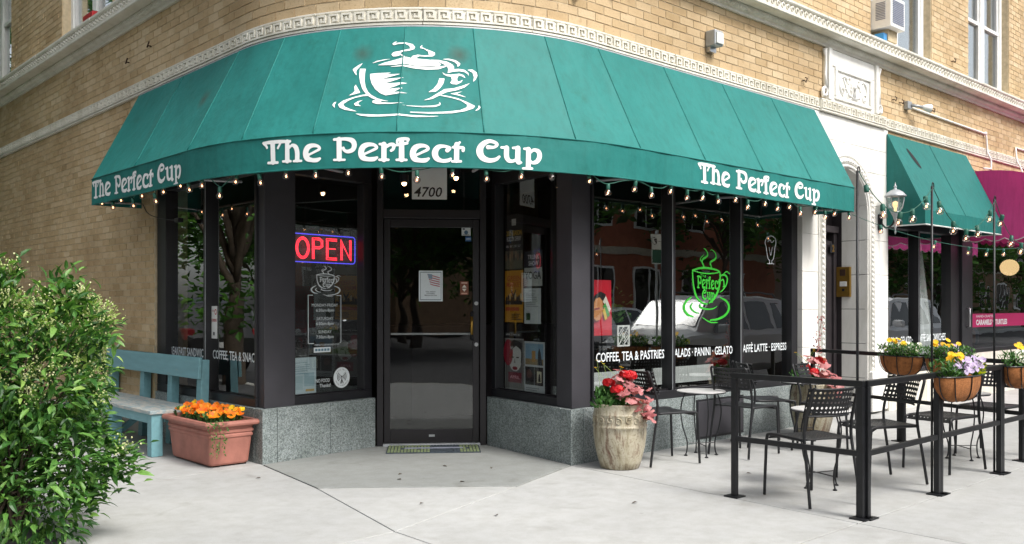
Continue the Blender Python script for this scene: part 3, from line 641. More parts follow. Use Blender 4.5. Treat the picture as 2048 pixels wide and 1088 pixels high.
# ---- rooms behind the glass
rm = MB()
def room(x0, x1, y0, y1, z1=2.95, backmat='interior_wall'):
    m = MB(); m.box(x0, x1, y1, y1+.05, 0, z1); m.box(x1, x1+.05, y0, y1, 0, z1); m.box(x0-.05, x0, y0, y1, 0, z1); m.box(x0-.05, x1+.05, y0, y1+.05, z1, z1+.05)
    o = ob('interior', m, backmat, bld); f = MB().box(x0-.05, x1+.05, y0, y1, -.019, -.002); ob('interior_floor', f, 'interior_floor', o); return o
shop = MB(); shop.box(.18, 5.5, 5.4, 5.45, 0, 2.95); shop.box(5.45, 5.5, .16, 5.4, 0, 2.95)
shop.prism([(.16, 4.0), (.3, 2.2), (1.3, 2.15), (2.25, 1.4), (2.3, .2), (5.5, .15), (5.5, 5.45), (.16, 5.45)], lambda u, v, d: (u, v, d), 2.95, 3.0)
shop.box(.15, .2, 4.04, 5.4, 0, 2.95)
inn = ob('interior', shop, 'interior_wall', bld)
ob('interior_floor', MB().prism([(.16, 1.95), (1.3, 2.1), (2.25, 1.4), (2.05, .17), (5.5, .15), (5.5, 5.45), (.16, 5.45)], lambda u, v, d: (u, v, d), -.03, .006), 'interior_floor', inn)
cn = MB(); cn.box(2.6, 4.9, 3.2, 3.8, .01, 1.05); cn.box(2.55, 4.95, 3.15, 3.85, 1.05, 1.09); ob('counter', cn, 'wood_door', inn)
ct = MB()
for x in np.arange(3.33, 4.3, .03): ct.tube([(x, .30, .56), (x+.004, .305, .72)], .016, 6)
for x in np.arange(2.25, 3.2, .03): ct.tube([(x, .30, .56), (x+.004, .305, .72)], .016, 6)
ob('pleated_curtain', ct, 'pale_curtain', inn)
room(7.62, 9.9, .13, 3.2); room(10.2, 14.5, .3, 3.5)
# ---- portal of white glazed blocks
CX0, RI, ZSP = 6.545, .515, 2.42
def arcx(z): return math.sqrt(max(RI*RI-(z-ZSP)**2, 0)) if z > ZSP else RI
def fz(fr): return lambda u, v, d: fr(u, d, v)
rows = [0.03, .44, .86, 1.28, 1.70, 2.12, 2.54, 2.94, 3.23, 3.518]
for z0, z1 in zip(rows[:-1], rows[1:]):
    g = .003; za, zb = z0+g/2, z1-g/2; zz = [za+(zb-za)*i/8 for i in range(9)]
    if z0 < 2.93:
        for side in (-1, 1):
            edge = [(CX0+side*arcx(z), z) for z in zz]; outx = 5.502 if side < 0 else 7.598
            cut = 5.685 if side < 0 else 7.36
            poly = edge+[(cut+(.002 if side < 0 else -.002), zb), (cut+(.002 if side < 0 else -.002), za)]
            if side > 0: poly = poly[::-1]
            ob('glazed_block', MB().prism(poly[::-1], fz(FRt), -.32 if z0 < 2.4 else -.2, .018+random.uniform(-.001, .001)), 'white_glaze', bld, bevel=.004)
            a, b = sorted((cut, outx)); ob('glazed_block', MB().fbox(FRt, a+.001, b-.001, -.15, .034 if side < 0 else .02, za, zb), 'white_glaze', bld, bevel=.004)
    else:
        for a, b in ((5.502, 5.95), (5.95, CX0), (CX0, 7.14), (7.14, 7.598)): ob('glazed_block', MB().fbox(FRt, a+.0015, b-.0015, -.15, .018+random.uniform(-.001, .001), za, zb), 'white_glaze', bld, bevel=.004)
ar = MB()
for r, o, rr in ((.545, .022, .018), (.60, .02, .024), (.665, .022, .014)):
    pts = [FRt(CX0-r, o, .5)]+[FRt(CX0-r*math.cos(t), o, ZSP+r*math.sin(t)) for t in np.linspace(0, math.pi, 25)]+[FRt(CX0+r, o, .5)]
    ar.tube(pts, rr, 8)
arch = ob('arch_moulding', ar, 'white_glaze', bld, smooth=True)
eg = MB()
for z in np.arange(.55, 2.42, .06):
    for sd in (-1, 1): eg.sphere(FRt(CX0+sd*.60, .04, z), .019, 7, 5, 1.3)
for t in np.arange(.05, math.pi, .1): eg.sphere(FRt(CX0-.6*math.cos(t), .04, ZSP+.6*math.sin(t)), .019, 7, 5)
ob('beading', eg, 'white_glaze', arch, smooth=True, kind='stuff')
for sd in (-1, 1): ob('portal_foot', MB().prism([(CX0+sd*.53, .03), (CX0+sd*.53, .52), (CX0+sd*.70, .52), (CX0+sd*.74, .38), (CX0+sd*.82, .26), (CX0+sd*.84, .03)][::sd], fz(FRt), .018, .075), 'white_glaze', bld, bevel=.01)
ves = MB(); ves.box(5.98, 6.029, .02, .45, 0, 3.1); ves.box(7.061, 7.11, .02, .45, 0, 3.1); ves.box(5.98, 7.11, .45, .5, 0, 3.1); ves.box(5.98, 7.11, .21, .45, 3.0, 3.1)
vest = ob('vestibule', ves, 'wood_door', bld)
dv = MB(); dv.box(6.12, 6.97, .40, .449, .03, 2.06); dv.box(6.05, 6.12, .37, .449, .03, 2.22); dv.box(6.97, 7.04, .37, .449, .03, 2.22); dv.box(6.05, 7.04, .34, .449, 2.22, 2.30); dv.box(6.12, 6.97, .395, .449, 2.06, 2.12)
vd = ob('vestibule_door', dv, 'wood_door', bld, bevel=.006)
ob('pane', MB().box(6.26, 6.83, .396, .399, .55, 1.95), 'car_glass', vd)
n2 = MB(); n2.box(6.86, 6.99, .360, .368, 1.975, 2.085); ob('number_plate', n2, 'black_frame', vd); n2 = MB(); write(n2, Fr((0, .355), (1, .355), (0, -1)), '2', 6.895, 0, 1.99, .08, 1, .004); ob('door_number', n2, 'brass', vd)
# carved panel above the portal
pq = MB(); pq.fbox(FRt, 6.05, 7.29, -.012, .030, 3.668, 4.262); plq = ob('carved_panel', pq, 'white_glaze', bld, bevel=.006)
fq = MB(); fq.fbox(FRt, 6.16, 7.18, .030, .044, 4.07, 4.20)
for A, B, z0, z1 in ((6.22, 6.27, 3.74, 4.03), (7.07, 7.12, 3.74, 4.03), (6.22, 7.12, 3.70, 3.735), (6.22, 7.12, 4.032, 4.066)): fq.fbox(FRt, A, B, .030, .052, z0, z1)
for A, B in ((6.055, 6.13), (7.21, 7.285)): fq.fbox(FRt, A, B, .030, .058, 3.67, 4.26)
ob('panel_frame', fq, 'white_glaze', plq, bevel=.006)
rl = MB()
def scroll(mb, cx, cz, r, a0, turns, d=1, rr=.012, o=.036, sh=.62, n=26):
    mb.tube([FRt(cx+d*r*(1-sh*i/n)*math.cos(a0+turns*2*math.pi*i/n), o, cz+r*(1-sh*i/n)*math.sin(a0+turns*2*math.pi*i/n)) for i in range(n+1)], [rr*(1-.5*i/n) for i in range(n+1)], 6)
for d in (-1, 1):
    scroll(rl, 6.67+d*.22, 3.90, .13, -1.2, .9, d, .016); scroll(rl, 6.67+d*.12, 3.80, .08, 2.2, .8, d, .014); scroll(rl, 6.67+d*.27, 3.80, .06, .5, 1, d, .012); scroll(rl, 6.67+d*.12, 3.97, .05, 3.5, .9, -d, .011)
    rl.tube([FRt(6.67, .036, 3.76), FRt(6.67+d*.14, .036, 3.80), FRt(6.67+d*.25, .036, 3.98)], [.02, .016, .006], 6); rl.tube([FRt(6.67, .036, 3.76), FRt(6.67+d*.06, .036, 3.9), FRt(6.67+d*.05, .036, 4.0)], [.02, .016, .006], 6)
rl.sphere(FRt(6.67, .036, 3.90), .04, 10, 6); ob('carved_foliage', rl, 'white_glaze', plq, smooth=True)
for d, x in ((-1, 6.02), (1, 7.32)):
    sc2 = MB(); scroll(sc2, x+d*.015, 3.745, .062, -1.0, 1.3, d, .022, .03); sc2.tube([FRt(x+d*.0, .03, 3.80), FRt(x+d*.012, .03, 3.95), FRt(x, .03, 4.15), FRt(x+d*.02, .03, 4.24)], [.026, .018, .016, .03], 8)
    ob('scroll_bracket', sc2, 'white_glaze', plq, smooth=True)
# ---- the two further shopfronts
shop2 = shop_window(FRt, 7.60, 9.88, [8.56], zs=.45, zg=.50, zh=2.31, zt=3.08, mat='bronze_frame', ends=(.05, .30), face=.0, glass=-.07)
base = MB()
for a, b in ((7.60, 8.7), (8.705, 9.88)): ob('stone_slab', MB().fbox(FRt, a+.001, b-.001, -.12, .03, -.02, .448), 'terracotta_glaze', bld, bevel=.006)
ob('shop_column', MB().fbox(FRt, 9.882, 10.26, -.14, .035, -.02, 3.08), 'black_frame', bld, bevel=.006)
h = MB(); h.tube([FRt(10.05, .035, 1.02), FRt(10.05, .075, 1.02), FRt(10.05, .075, 1.28), FRt(10.05, .035, 1.28)], .012, 8); ob('pull_handle', h, 'steel', shop2, smooth=True)
shop3 = shop_window(FRt, 10.262, 14.9, [13.2], zs=.63, zg=.69, zh=2.75, zt=3.08, mat='bronze_frame', ends=(.05, .1), face=.0, glass=-.06)
for a, b in ((10.262, 12.0), (12.005, 14.9)): ob('stone_slab', MB().fbox(FRt, a+.001, b-.001, -.12, .03, -.02, .628), 'terracotta_glaze', bld, bevel=.006)
# hooks left in the brickwork, wall conduit
hk = [(sX(1.9), 3.90), (sX(2.35), 4.02), (sY(4.15), 3.98), (sY(4.75), 3.93), (sX(5.55), 3.80), (sX(7.75), 3.93), (sX(7.95), 3.92), (sX(9.6), 4.75), (sX(8.9), 3.95)]
for s, z in hk:
    t = (pw(s+.01, 0, 0)-pw(s, 0, 0)).normalized(); r0 = .016 if s > sX(1.5) and s < sX(2.2) else .009
    m = MB().tube([pw(s, -.02, z), pw(s, .03, z), Vector(pw(s, .045, z-.02))+t*.01, Vector(pw(s, .04, z+.03))+t*.05, Vector(pw(s, .03, z+.035))+t*.02], r0*.75, 6); ob('wall_hook', m, 'rust', bld, smooth=True)

# ================================================================== AWNINGS
AD, ZB, ZV, ZT, OT = .50, 2.335, 2.595, 3.505, .035
SEAMS = [-2.29, -1.15, .01, .62, 1.15, 1.67, 2.19, 2.79, 3.36, 4.25, 5.17, 6.06, 6.96]
SAG = [random.uniform(.016, .026) for _ in SEAMS]
def sag(s, t):
    for i in range(len(SEAMS)-1):
        if SEAMS[i] <= s <= SEAMS[i+1]+1e-6:
            w_ = (s-SEAMS[i])/(SEAMS[i+1]-SEAMS[i]); return -SAG[i]*(math.sin(math.pi*w_)**.6)*math.sin(math.pi*min(max(t, 0), 1))**.7 if 0 < w_ < 1 else 0.
    return 0.
def aw(s, t, e=0.):
    d = e+sag(s, t); return pw(s, AD+(OT-AD)*t+d*.89, ZV+(ZT-ZV)*t+d*.46)
awn = thing('corner_awning', 'large green canvas awning wrapping the rounded corner with white cup emblem', 'awning', (.6, .6, 2.335))
def gridpart(name, fn, us, vs, mat, parent, flip=False):
    m = MB(); n = len(vs); m.v = [tuple(fn(u, v)) for u in us for v in vs]
    m.f = [((i*n+j), ((i+1)*n+j), ((i+1)*n+j+1), (i*n+j+1)) for i in range(len(us)-1) for j in range(n-1)]
    if flip: m.f = [f[::-1] for f in m.f]
    return ob(name, m, mat, parent, smooth=True)
for a, b in zip(SEAMS[:-1], SEAMS[1:]):
    gridpart('canvas_panel', aw, np.linspace(a, b, 11), np.linspace(0, 1, 11), 'green_canvas', awn)
for s in SEAMS[1:-1]:
    ob('seam_piping', MB().tube([aw(s, t, .0015) for t in np.linspace(.005, .995, 14)], .0055, 6), 'green_canvas', awn, smooth=True)
def vz(s, z): return pw(s, AD+.004*math.sin(s*5.1)*(1-(z-ZB)/.3)+.003*math.sin(s*13+1), z)
for a, b in ((SEAMS[0], 0.01), (.01, 3.36), (3.36, SEAMS[-1])):
    gridpart('valance', vz, [a+(b-a)*i/40 for i in range(41)], np.linspace(ZB+.004*math.sin(a), ZV, 5), 'green_canvas', awn)
ob('valance_hem', MB().tube([pw(s, AD-.004, ZB+.004) for s in ps(SEAMS[0], SEAMS[-1], .1)], .007, 6), 'green_canvas_plain', awn, smooth=True)
ob('front_edge_piping', MB().tube([pw(s, AD+.002, ZV) for s in ps(SEAMS[0], SEAMS[-1], .1)], .006, 6), 'green_canvas', awn, smooth=True)
ob('fixing_rail', MB().tube([pw(s, OT-.012, ZT+.002) for s in ps(SEAMS[0], SEAMS[-1], .1)], .012, 6), 'galvanised', awn)
for s in (SEAMS[0], SEAMS[-1]):
    e = MB().add([pw(s, .005, ZT), pw(s, AD, ZV), pw(s, AD, ZB), pw(s, .005, ZB)], [(0, 1, 2, 3)]); ob('end_panel', e, 'green_canvas', awn)
fm = MB()
for s in SEAMS[::2]: fm.tube([pw(s, .02, ZB+.05), pw(s, AD-.02, ZB+.03)], .012, 6); fm.tube([pw(s, AD-.022, ZB+.03), pw(s, AD-.03, ZV-.02), pw(s, OT-.02, ZT-.03)], .012, 6)
fm.tube([pw(s, AD-.02, ZB+.03) for s in ps(SEAMS[0]+.02, SEAMS[-1]-.02)], .012, 6)
ob('support_frame', fm, 'galvanised', awn, kind='stuff')
kv = (RC+AD)/RC
nv, nf = inked(sdf_strokes, [[v*1.12 if i % 3 == 2 else v for i, v in enumerate(st)] for st in SHOP_NAME], 960, 3170, 2320, 2570, 5.0)
_p = list(range(len(nv)))
def _root(i):
    while _p[i] != i: _p[i] = _p[_p[i]]; i = _p[i]
    return i
for f in nf:
    for i in f[1:]: _p[_root(i)] = _root(f[0])
_d = {}
for f in nf: _d.setdefault(_root(f[0]), []).append(f)
NAME_ISLANDS = list(_d.values())
def shopname(pos, dz=.012):
    def at_(x, y):
        s = pos(x/1000.); q = vz(s, min(max(y/1000.+dz, ZB+.005), ZV)); n_ = pw(s, 1, 0)-pw(s, 0, 0); return q+n_*.0035
    for isl in NAME_ISLANDS:
        idx = {}; vv = []; ff = []
        for f in isl:
            for i in f:
                if i not in idx: idx[i] = len(vv); vv.append(at_(*nv[i]))
            ff.append(tuple(idx[i] for i in f))
        ob('letter', MB().add(vv, ff), 'letter_white', awn)
shopname(lambda a: a/kv); shopname(lambda a: -2.26+(a-.986)*.99, .012); shopname(lambda a: 4.14+(a-.986)*.955, .014)
SL = math.hypot(AD-OT, ZT-ZV); km = (RC+.27)/RC
cv, cf = inked(sdf_polys, CUP_EMBLEM, 1370, 2485, 120, 890, 4.0)
m = MB(); m.add([aw(x/1000./km, y/1000./SL, .005) for x, y in cv], cf); ob('cup_emblem', m, 'letter_white', awn)

# smaller green awning over the second shop
aw2 = thing('small_awning', 'small plain green canvas awning with straight front over the second shop', 'awning', (8.8, -.2, 2.31))
def a2(x, t, e=0): return Vector((x, -(.5+(.03-.5)*t)+.008*math.sin(math.pi*t)*abs(math.sin((x-7.55)*2.5)), 2.49+(3.47-2.49)*t))
for a, b in ((7.55, 8.78), (8.78, 10.03)): gridpart('canvas_panel', a2, np.linspace(a, b, 9), np.linspace(0, 1, 9), 'green_canvas_plain', aw2)
gridpart('valance', lambda x, z: Vector((x, -.5-.003*math.sin(x*9), z)), np.linspace(7.55, 10.03, 20), (2.312, 2.40, 2.49), 'green_canvas_plain', aw2)
for x in (7.55, 10.03): ob('end_panel', MB().add([(x, -.03, 3.47), (x, -.5, 2.49), (x, -.5, 2.312), (x, -.005, 2.312)], [(0, 1, 2, 3)]), 'green_canvas_plain', aw2)
ob('hem', MB().tube([(7.55, -.01, 2.31), (7.55, -.502, 2.31), (10.03, -.502, 2.31), (10.03, -.01, 2.31)], .009, 6), 'pale_curtain', aw2)
ob('seam_piping', MB().tube([a2(8.78, t)+Vector((0, -.002, .002)) for t in np.linspace(0, 1, 10)], .005, 6), 'green_canvas_plain', aw2)
st = MB(); pts = []
for i in range(18):
    t = 2*math.pi*i/18; x = 8.02+.055*math.cos(t)-.16*math.sin(t)*.5; tt = .72+.13*math.sin(t); pts.append(tuple(a2(x, tt)+Vector((0, -.004, .002))))
ob('scorch_mark', MB().add(pts, [tuple(range(18))]), 'soffit', aw2)
# pink awning with scalloped edge over the third shop
aw3 = thing('pink_awning', 'pink canvas awning with domed top and scalloped edge over the third shop', 'awning', (12, -.3, 2.3))
X0, X1 = 10.06, 14.4
def a3(x, t):
    th = t*math.pi/2; return Vector((x, -.02-1.28*math.cos(th)**.8, 2.42+.82*math.sin(th)**.7))
def a3e(x, t):
    u = min(1., (x-X0)/.001); return a3(x, t)
gridpart('canvas_dome', a3, np.linspace(X0, X1, 15), np.linspace(0, 1, 12), 'pink_canvas', aw3)
xs_ = np.linspace(X0, X1, 171)
sv = MB(); n_ = len(xs_)
sv.v = [(x, -1.30, 2.42) for x in xs_]+[(x, -1.302, 2.27-.04*abs(math.sin((x-X0)*math.pi/.28))) for x in xs_]
sv.f = [(i, i+1, n_+i+1, n_+i) for i in range(n_-1)]; ob('scalloped_valance', sv, 'pink_canvas', aw3)
ob('white_binding', MB().tube([(x, -1.303, 2.268-.04*abs(math.sin((x-X0)*math.pi/.28))) for x in xs_], .006, 5), 'pale_curtain', aw3)
ys_ = np.linspace(-1.30, -.02, 81)
se = MB(); e = [tuple(a3(X0, t)) for t in np.linspace(0, 1, 12)]
se.add(e+[(X0, -.02, 2.42)], [tuple(range(13))])
se.v += [(X0, y, 2.42) for y in ys_]+[(X0, y, 2.27-.04*abs(math.sin((y+1.3)*math.pi/.256))) for y in ys_]; b_ = 13
se.f += [(b_+i, b_+i+1, b_+82+i, b_+81+i) for i in range(80)]
ob('end_panel', se, 'pink_canvas', aw3)
ob('side_binding', MB().tube([(X0-.002, y, 2.268-.04*abs(math.sin((y+1.3)*math.pi/.256))) for y in ys_], .006, 5), 'pale_curtain', aw3)
iv = MB(); iv.v = [(x, -.09, 2.48) for x in xs_]+[(x, -.092, 2.30-.04*abs(math.sin((x-X0)*math.pi/.28))) for x in xs_]; iv.f = [(i, i+1, n_+i+1, n_+i) for i in range(n_-1)]; ob('rear_valance', iv, 'pink_canvas', aw3)

# ================================================================== STRING LIGHTS
BULBS = [(-2.291, 2.349), (-2.074, 2.336), (-1.768, 2.272), (-1.555, 2.322), (-1.237, 2.245), (-1.031, 2.319), (-.706, 2.242), (-.54, 2.31), (-.181, 2.328), (-.001, 2.278), (.179, 2.291), (.383, 2.191), (.542, 2.286), (.758, 2.261), (.954, 2.297), (1.16, 2.289), (1.371, 2.3), (1.578, 2.27), (1.789, 2.247), (2.001, 2.283), (2.208, 2.263), (2.426, 2.288), (2.63, 2.297), (2.907, 2.289), (3.059, 2.212), (3.31, 2.264), (3.528, 2.233), (3.782, 2.284), (4.012, 2.251), (4.237, 2.265), (4.478, 2.257), (4.746, 2.287), (4.942, 2.237), (5.24, 2.287), (5.461, 2.26), (5.681, 2.291), (5.889, 2.241), (6.173, 2.275), (6.387, 2.238), (6.576, 2.287), (6.89, 2.265)]
gm = mesh('bulb', MB().lathe([(.0105, .030), (.012, .024), (.021, .012), (.0245, 0), (.022, -.012), (.013, -.0215), (.0004, -.0245)], 12), 'bulb_glass', True)
fl = mesh('filament', MB().sphere((0, 0, 0), .0068, 8, 6, 1.3), 'bulb_lit', True)
fo = mesh('filament', MB().sphere((0, 0, 0), .006, 6, 4, 1.2), 'steel', True)
sk = mesh('socket', MB().lathe([(.013, .024), (.0145, .030), (.0145, .062), (.009, .068)], 10), 'cord_green', True)
def bulb(parent, p, tilt=.0, az=.0, lit=True, only_socket=False):
    mt = Matrix.Translation(p) @ Matrix.Rotation(az, 4, 'Z') @ Matrix.Rotation(tilt, 4, 'X') @ Matrix.Scale(1.08, 4)
    if not only_socket:
        b = inst('bulb', gm, parent, mt); off = b.matrix_basis
        f = bpy.data.objects.new('filament', fl if lit else fo); COL.objects.link(f); f.parent = b
    s = inst('socket', sk, parent, mt)
    return mt @ Vector((0, 0, .066))
sl = thing('string_lights', 'green corded string of small round bulbs hung along the large awning edge', 'string lights', (.6, .6, 2.2))
cord = []
for i, (s, z) in enumerate(BULBS):
    top = bulb(sl, pw(s, .475, z), random.uniform(-.25, .25), random.uniform(0, 6), lit=(i != 22))
    if i:
        s0, z0 = BULBS[i-1]; mid = pw((s+s0)/2, .49, max(z, z0)+.055 if i % 3 else (z+z0)/2+.045); cord.append(mid)
    cord.append(Vector(top))
def smooth_pts(P, k=4):
    P = [Vector(p) for p in P]; o = []
    for i in range(len(P)-1):
        p0 = P[max(i-1, 0)]; p1 = P[i]; p2 = P[i+1]; p3 = P[min(i+2, len(P)-1)]
        for j in range(k):
            t = j/k; o.append(.5*((2*p1)+(p2-p0)*t+(2*p0-5*p1+4*p2-p3)*t*t+(3*p1-p0-3*p2+p3)*t**3))
    o.append(P[-1]); return o
ob('cord', MB().tube(smooth_pts(cord, 3), .0038, 5), 'cord_green', sl, smooth=True)
tail = MB().tube(smooth_pts([pw(-1.75, .2, 2.33), pw(-1.7, .15, 2.22), pw(-1.45, .06, 2.16), pw(-1.3, .03, 2.15)]), .004, 5); tail.box(*[c for p in [pw(-1.3, .02, 0)] for c in (p.x-.03, p.x+.02, p.y-.05, p.y+.04)], 2.125, 2.165)
ob('supply_cable', tail, 'black_frame', sl)
# lit spots under the entrance soffit
for p in ((1.234, 1.465, 2.43), (1.577, 1.149, 2.48)):
    t = thing('entrance_spotlight', 'small lit spotlight under the awning %s of the white house number' % ('left' if p[0] < 1.4 else 'right'), 'light', p)
    ob('housing', MB().lathe([(.04, -.0), (.04, .07)], 12, p), 'black_frame', t); ob('stem', MB().tube([(p[0], p[1], p[2]+.07), (p[0], p[1], 2.80)], .008, 6), 'black_frame', t); ob('lamp', MB().sphere((p[0], p[1], p[2]-.008), .020, 10, 6), 'spot_lit', t, smooth=True)

# ================================================================== PATIO RAILING
rail = thing('patio_railing', 'black square steel patio railing with footplates around the tables', 'railing', (3.2, -2.5, 0))
def section(p, q, posts=(True, True), top=.84, low=.405, sect='rail'):
    p = Vector((*p, 0)); q = Vector((*q, 0)); d = (q-p).normalized(); w = .038
    for a, on in ((p, posts[0]), (q, posts[1])):
        if not on: continue
        n = Vector((-d.y, d.x, 0))*w/2; e = d*w/2
        ob('post', MB().hexa([a-n-e, a-n+e, a+n+e, a+n-e]+[v+Vector((0, 0, top-.02)) for v in (a-n-e, a-n+e, a+n+e, a+n-e)]), 'black_steel', rail, bevel=.003)
        n2 = n*2.9; e2 = e*2.9; fp = ob('footplate', MB().hexa([a-n2-e2, a-n2+e2, a+n2+e2, a+n2-e2]+[v+Vector((0, 0, .010)) for v in (a-n2-e2, a-n2+e2, a+n2+e2, a+n2-e2)]), 'black_steel', rail, bevel=.003)
    ob('top_rail', MB().bar(p-d*w/2+Vector((0, 0, top)), q+d*w/2+Vector((0, 0, top)), w+.003, w), 'black_steel', rail, bevel=.003)
    ob('lower_rail', MB().bar(p+d*w/2+Vector((0, 0, low)), q-d*w/2+Vector((0, 0, low)), w*.8, w*.9), 'black_steel', rail, bevel=.003)
section((1.81, -1.62), (1.82, -2.53)); section((1.862, -2.545), (2.91, -2.545)); section((2.951, -2.545), (4.08, -2.545)); section((4.121, -2.545), (5.2, -2.545))
section((5.50, -.16), (5.19, -1.25)); section((5.178, -1.292), (4.84, -2.46))
POLES = [(1.83, -2.53), (2.93, -2.53), (4.10, -2.53), (5.24, -2.53)]
for i, (x, y) in enumerate(POLES):
    nm = ['at the near corner of the railing', 'second from the near corner', 'third from the near corner', 'at the far end of the railing'][i]
    po = thing('light_pole', 'thin black pole carrying string lights, '+nm, 'pole', (x, y+.03, 0), 'string light poles')
    ob('rod', MB().tube([(x, y+.03, .01), (x, y+.03, 2.17)], .0085, 8), 'black_steel', po, smooth=True); ob('hook', MB().tube(smooth_pts([(x, y+.03, 2.16), (x+.01, y+.03, 2.195), (x+.03, y+.03, 2.185), (x+.03, y+.03, 2.155)]), .004, 6), 'black_steel', po)
def strand(label, P, n, sgf, first=.5, skip=()):
    t = thing('string_lights', label, 'string lights', tuple(P[0]))
    allp = []; bul = []
    for (p, q, k, sg) in P[1:]:
        p = Vector(p); q = Vector(q)
        for j in range(k*6+1):
            u = j/(k*6); allp.append(p.lerp(q, u)-Vector((0, 0, sg*4*u*(1-u))))
        for j in range(k):
            u = (j+.5)/k; bul.append(p.lerp(q, u)-Vector((0, 0, sg*4*u*(1-u)+.066)))
    ob('cord', MB().tube(allp, .0032, 5), 'cord_green', t, smooth=True)
    for i, b in enumerate(bul): bulb(t, b, random.uniform(-.35, .35), random.uniform(0, 6), True, i in skip)
pz = 2.165
strand('green corded string of bulbs slung between the thin railing poles', [(3, -2.5, 2.0)]+[((POLES[i][0]+.02, -2.5, pz), (POLES[i+1][0]+.02, -2.5, pz), 5, .22+.05*i) for i in range(3)], 0, 0, skip=(0,))
strand('string of bulbs crossing from the large awning end to the far railing pole', [(5.6, -.6, 2.1), ((5.72, -.5, 2.30), (7.4, -.95, 2.02), 2, .04), ((7.4, -.95, 2.02), (9.2, -1.3, 2.12), 5, .06), ], 0, 0)

# ================================================================== WALL FITTINGS
def fitting(name, label, cat, loc): return thing(name, label, cat, loc)
# lantern beside the portal
lx, lz = 7.36, 2.55
la = fitting('wall_lantern', 'grey outdoor wall lantern with domed cap and lit bulb beside the portal', 'lantern', (lx, -.2, lz))
ob('backplate', MB().fbox(FRt, lx-.05, lx+.05, .02, .045, lz-.30, lz-.10), 'black_steel', la, bevel=.012)
ob('bracket', MB().tube(smooth_pts([(lx, -.04, lz-.2), (lx, -.10, lz-.27), (lx, -.18, lz-.24), (lx, -.22, lz-.14), (lx, -.22, lz-.08)]), .012, 8), 'black_steel', la, smooth=True)
ob('drop_finial', MB().lathe([(.0005, -.36), (.012, -.33), (.006, -.30), (.022, -.25), (.012, -.2), (.03, -.14), (.05, -.10), (.055, -.085)], 14, (lx, -.22, lz)), 'galvanised', la, smooth=True)
ob('glass_body', MB().lathe([(.055, -.083), (.085, -.03), (.105, .06), (.108, .10)], 8, (lx, -.22, lz)), 'clear_glass', la)
lr = MB()
for k in range(8):
    t = 2*math.pi*k/8; lr.tube([(lx+r*math.cos(t), -.22+r*math.sin(t), lz+z) for r, z in ((.056, -.083), (.086, -.03), (.106, .06), (.109, .10))], .005, 5)
ob('glazing_rib', lr, 'galvanised', la, kind='stuff')
ob('cap', MB().lathe([(.125, .098), (.13, .105), (.115, .125), (.09, .155), (.05, .18), (.02, .19), (.012, .21), (.02, .225), (.008, .24), (.0005, .28)], 20, (lx, -.22, lz)), 'galvanised', la, smooth=True)
ob('bulb', MB().lathe([(.015, -.08), (.018, -.04), (.035, .0), (.03, .035), (.0005, .05)], 12, (lx, -.22, lz)), 'globe_lit', la, smooth=True)
# floodlight box, security light with conduit
fb = fitting('floodlight_box', 'grey box floodlight fixed to the brick above the large awning', 'light', (3.81, 0, 3.9))
ob('housing', MB().box(3.74, 3.88, -.12, -.004, 3.83, 3.98), 'galvanised', fb, bevel=.012); ob('lens', MB().box(3.755, 3.865, -.135, -.121, 3.845, 3.955), 'lit_white_plastic', fb, bevel=.008); ob('mount', MB().box(3.76, 3.86, -.05, -.003, 3.78, 3.829), 'steel', fb)
sl2 = fitting('security_light', 'white security light on the brick above the small awning', 'light', (8.2, 0, 3.9))
ob('junction_box', MB().box(8.08, 8.20, -.06, -.003, 3.86, 3.96), 'galvanised', sl2, bevel=.008); ob('arm', MB().tube([(8.17, -.06, 3.91), (8.24, -.12, 3.90), (8.32, -.15, 3.89)], .02, 8), 'galvanised', sl2, smooth=True)
lm = MB(); ax = Vector((.8, -.5, -.12)).normalized(); lm.tube([Vector((8.30, -.14, 3.895))+ax*d for d in (0, .03, .08, .12, .125)], [.02, .035, .05, .056, .02], 12); ob('lamp', lm, 'white_paint', sl2, smooth=True)
cdt = fitting('conduit', 'thin white metal conduit running along the brick to the pink awning', 'conduit', (9, 0, 3.9))
ob('pipe', MB().tube([(8.30, -.02, 3.90), (10.72, -.02, 3.88), (10.78, -.03, 3.86), (10.78, -.05, 3.6), (10.78, -.10, 3.48), (10.78, -.1, 3.35), (10.5, -.1, 3.33)], .014, 8), 'white_paint', cdt, smooth=True); ob('elbow', MB().sphere((10.76, -.025, 3.88), .03, 10, 6), 'white_paint', cdt, smooth=True)
cd2 = fitting('conduit', 'short white vertical conduit above the pink awning at the right edge', 'conduit', (12.0, 0, 3.6)); ob('pipe', MB().tube([(13.3, -.02, 3.82), (12.05, -.02, 3.82), (12.0, -.03, 3.80), (12.0, -.05, 3.6), (12.0, -.12, 3.45), (12.0, -.12, 3.2)], .014, 8), 'white_paint', cd2, smooth=True)
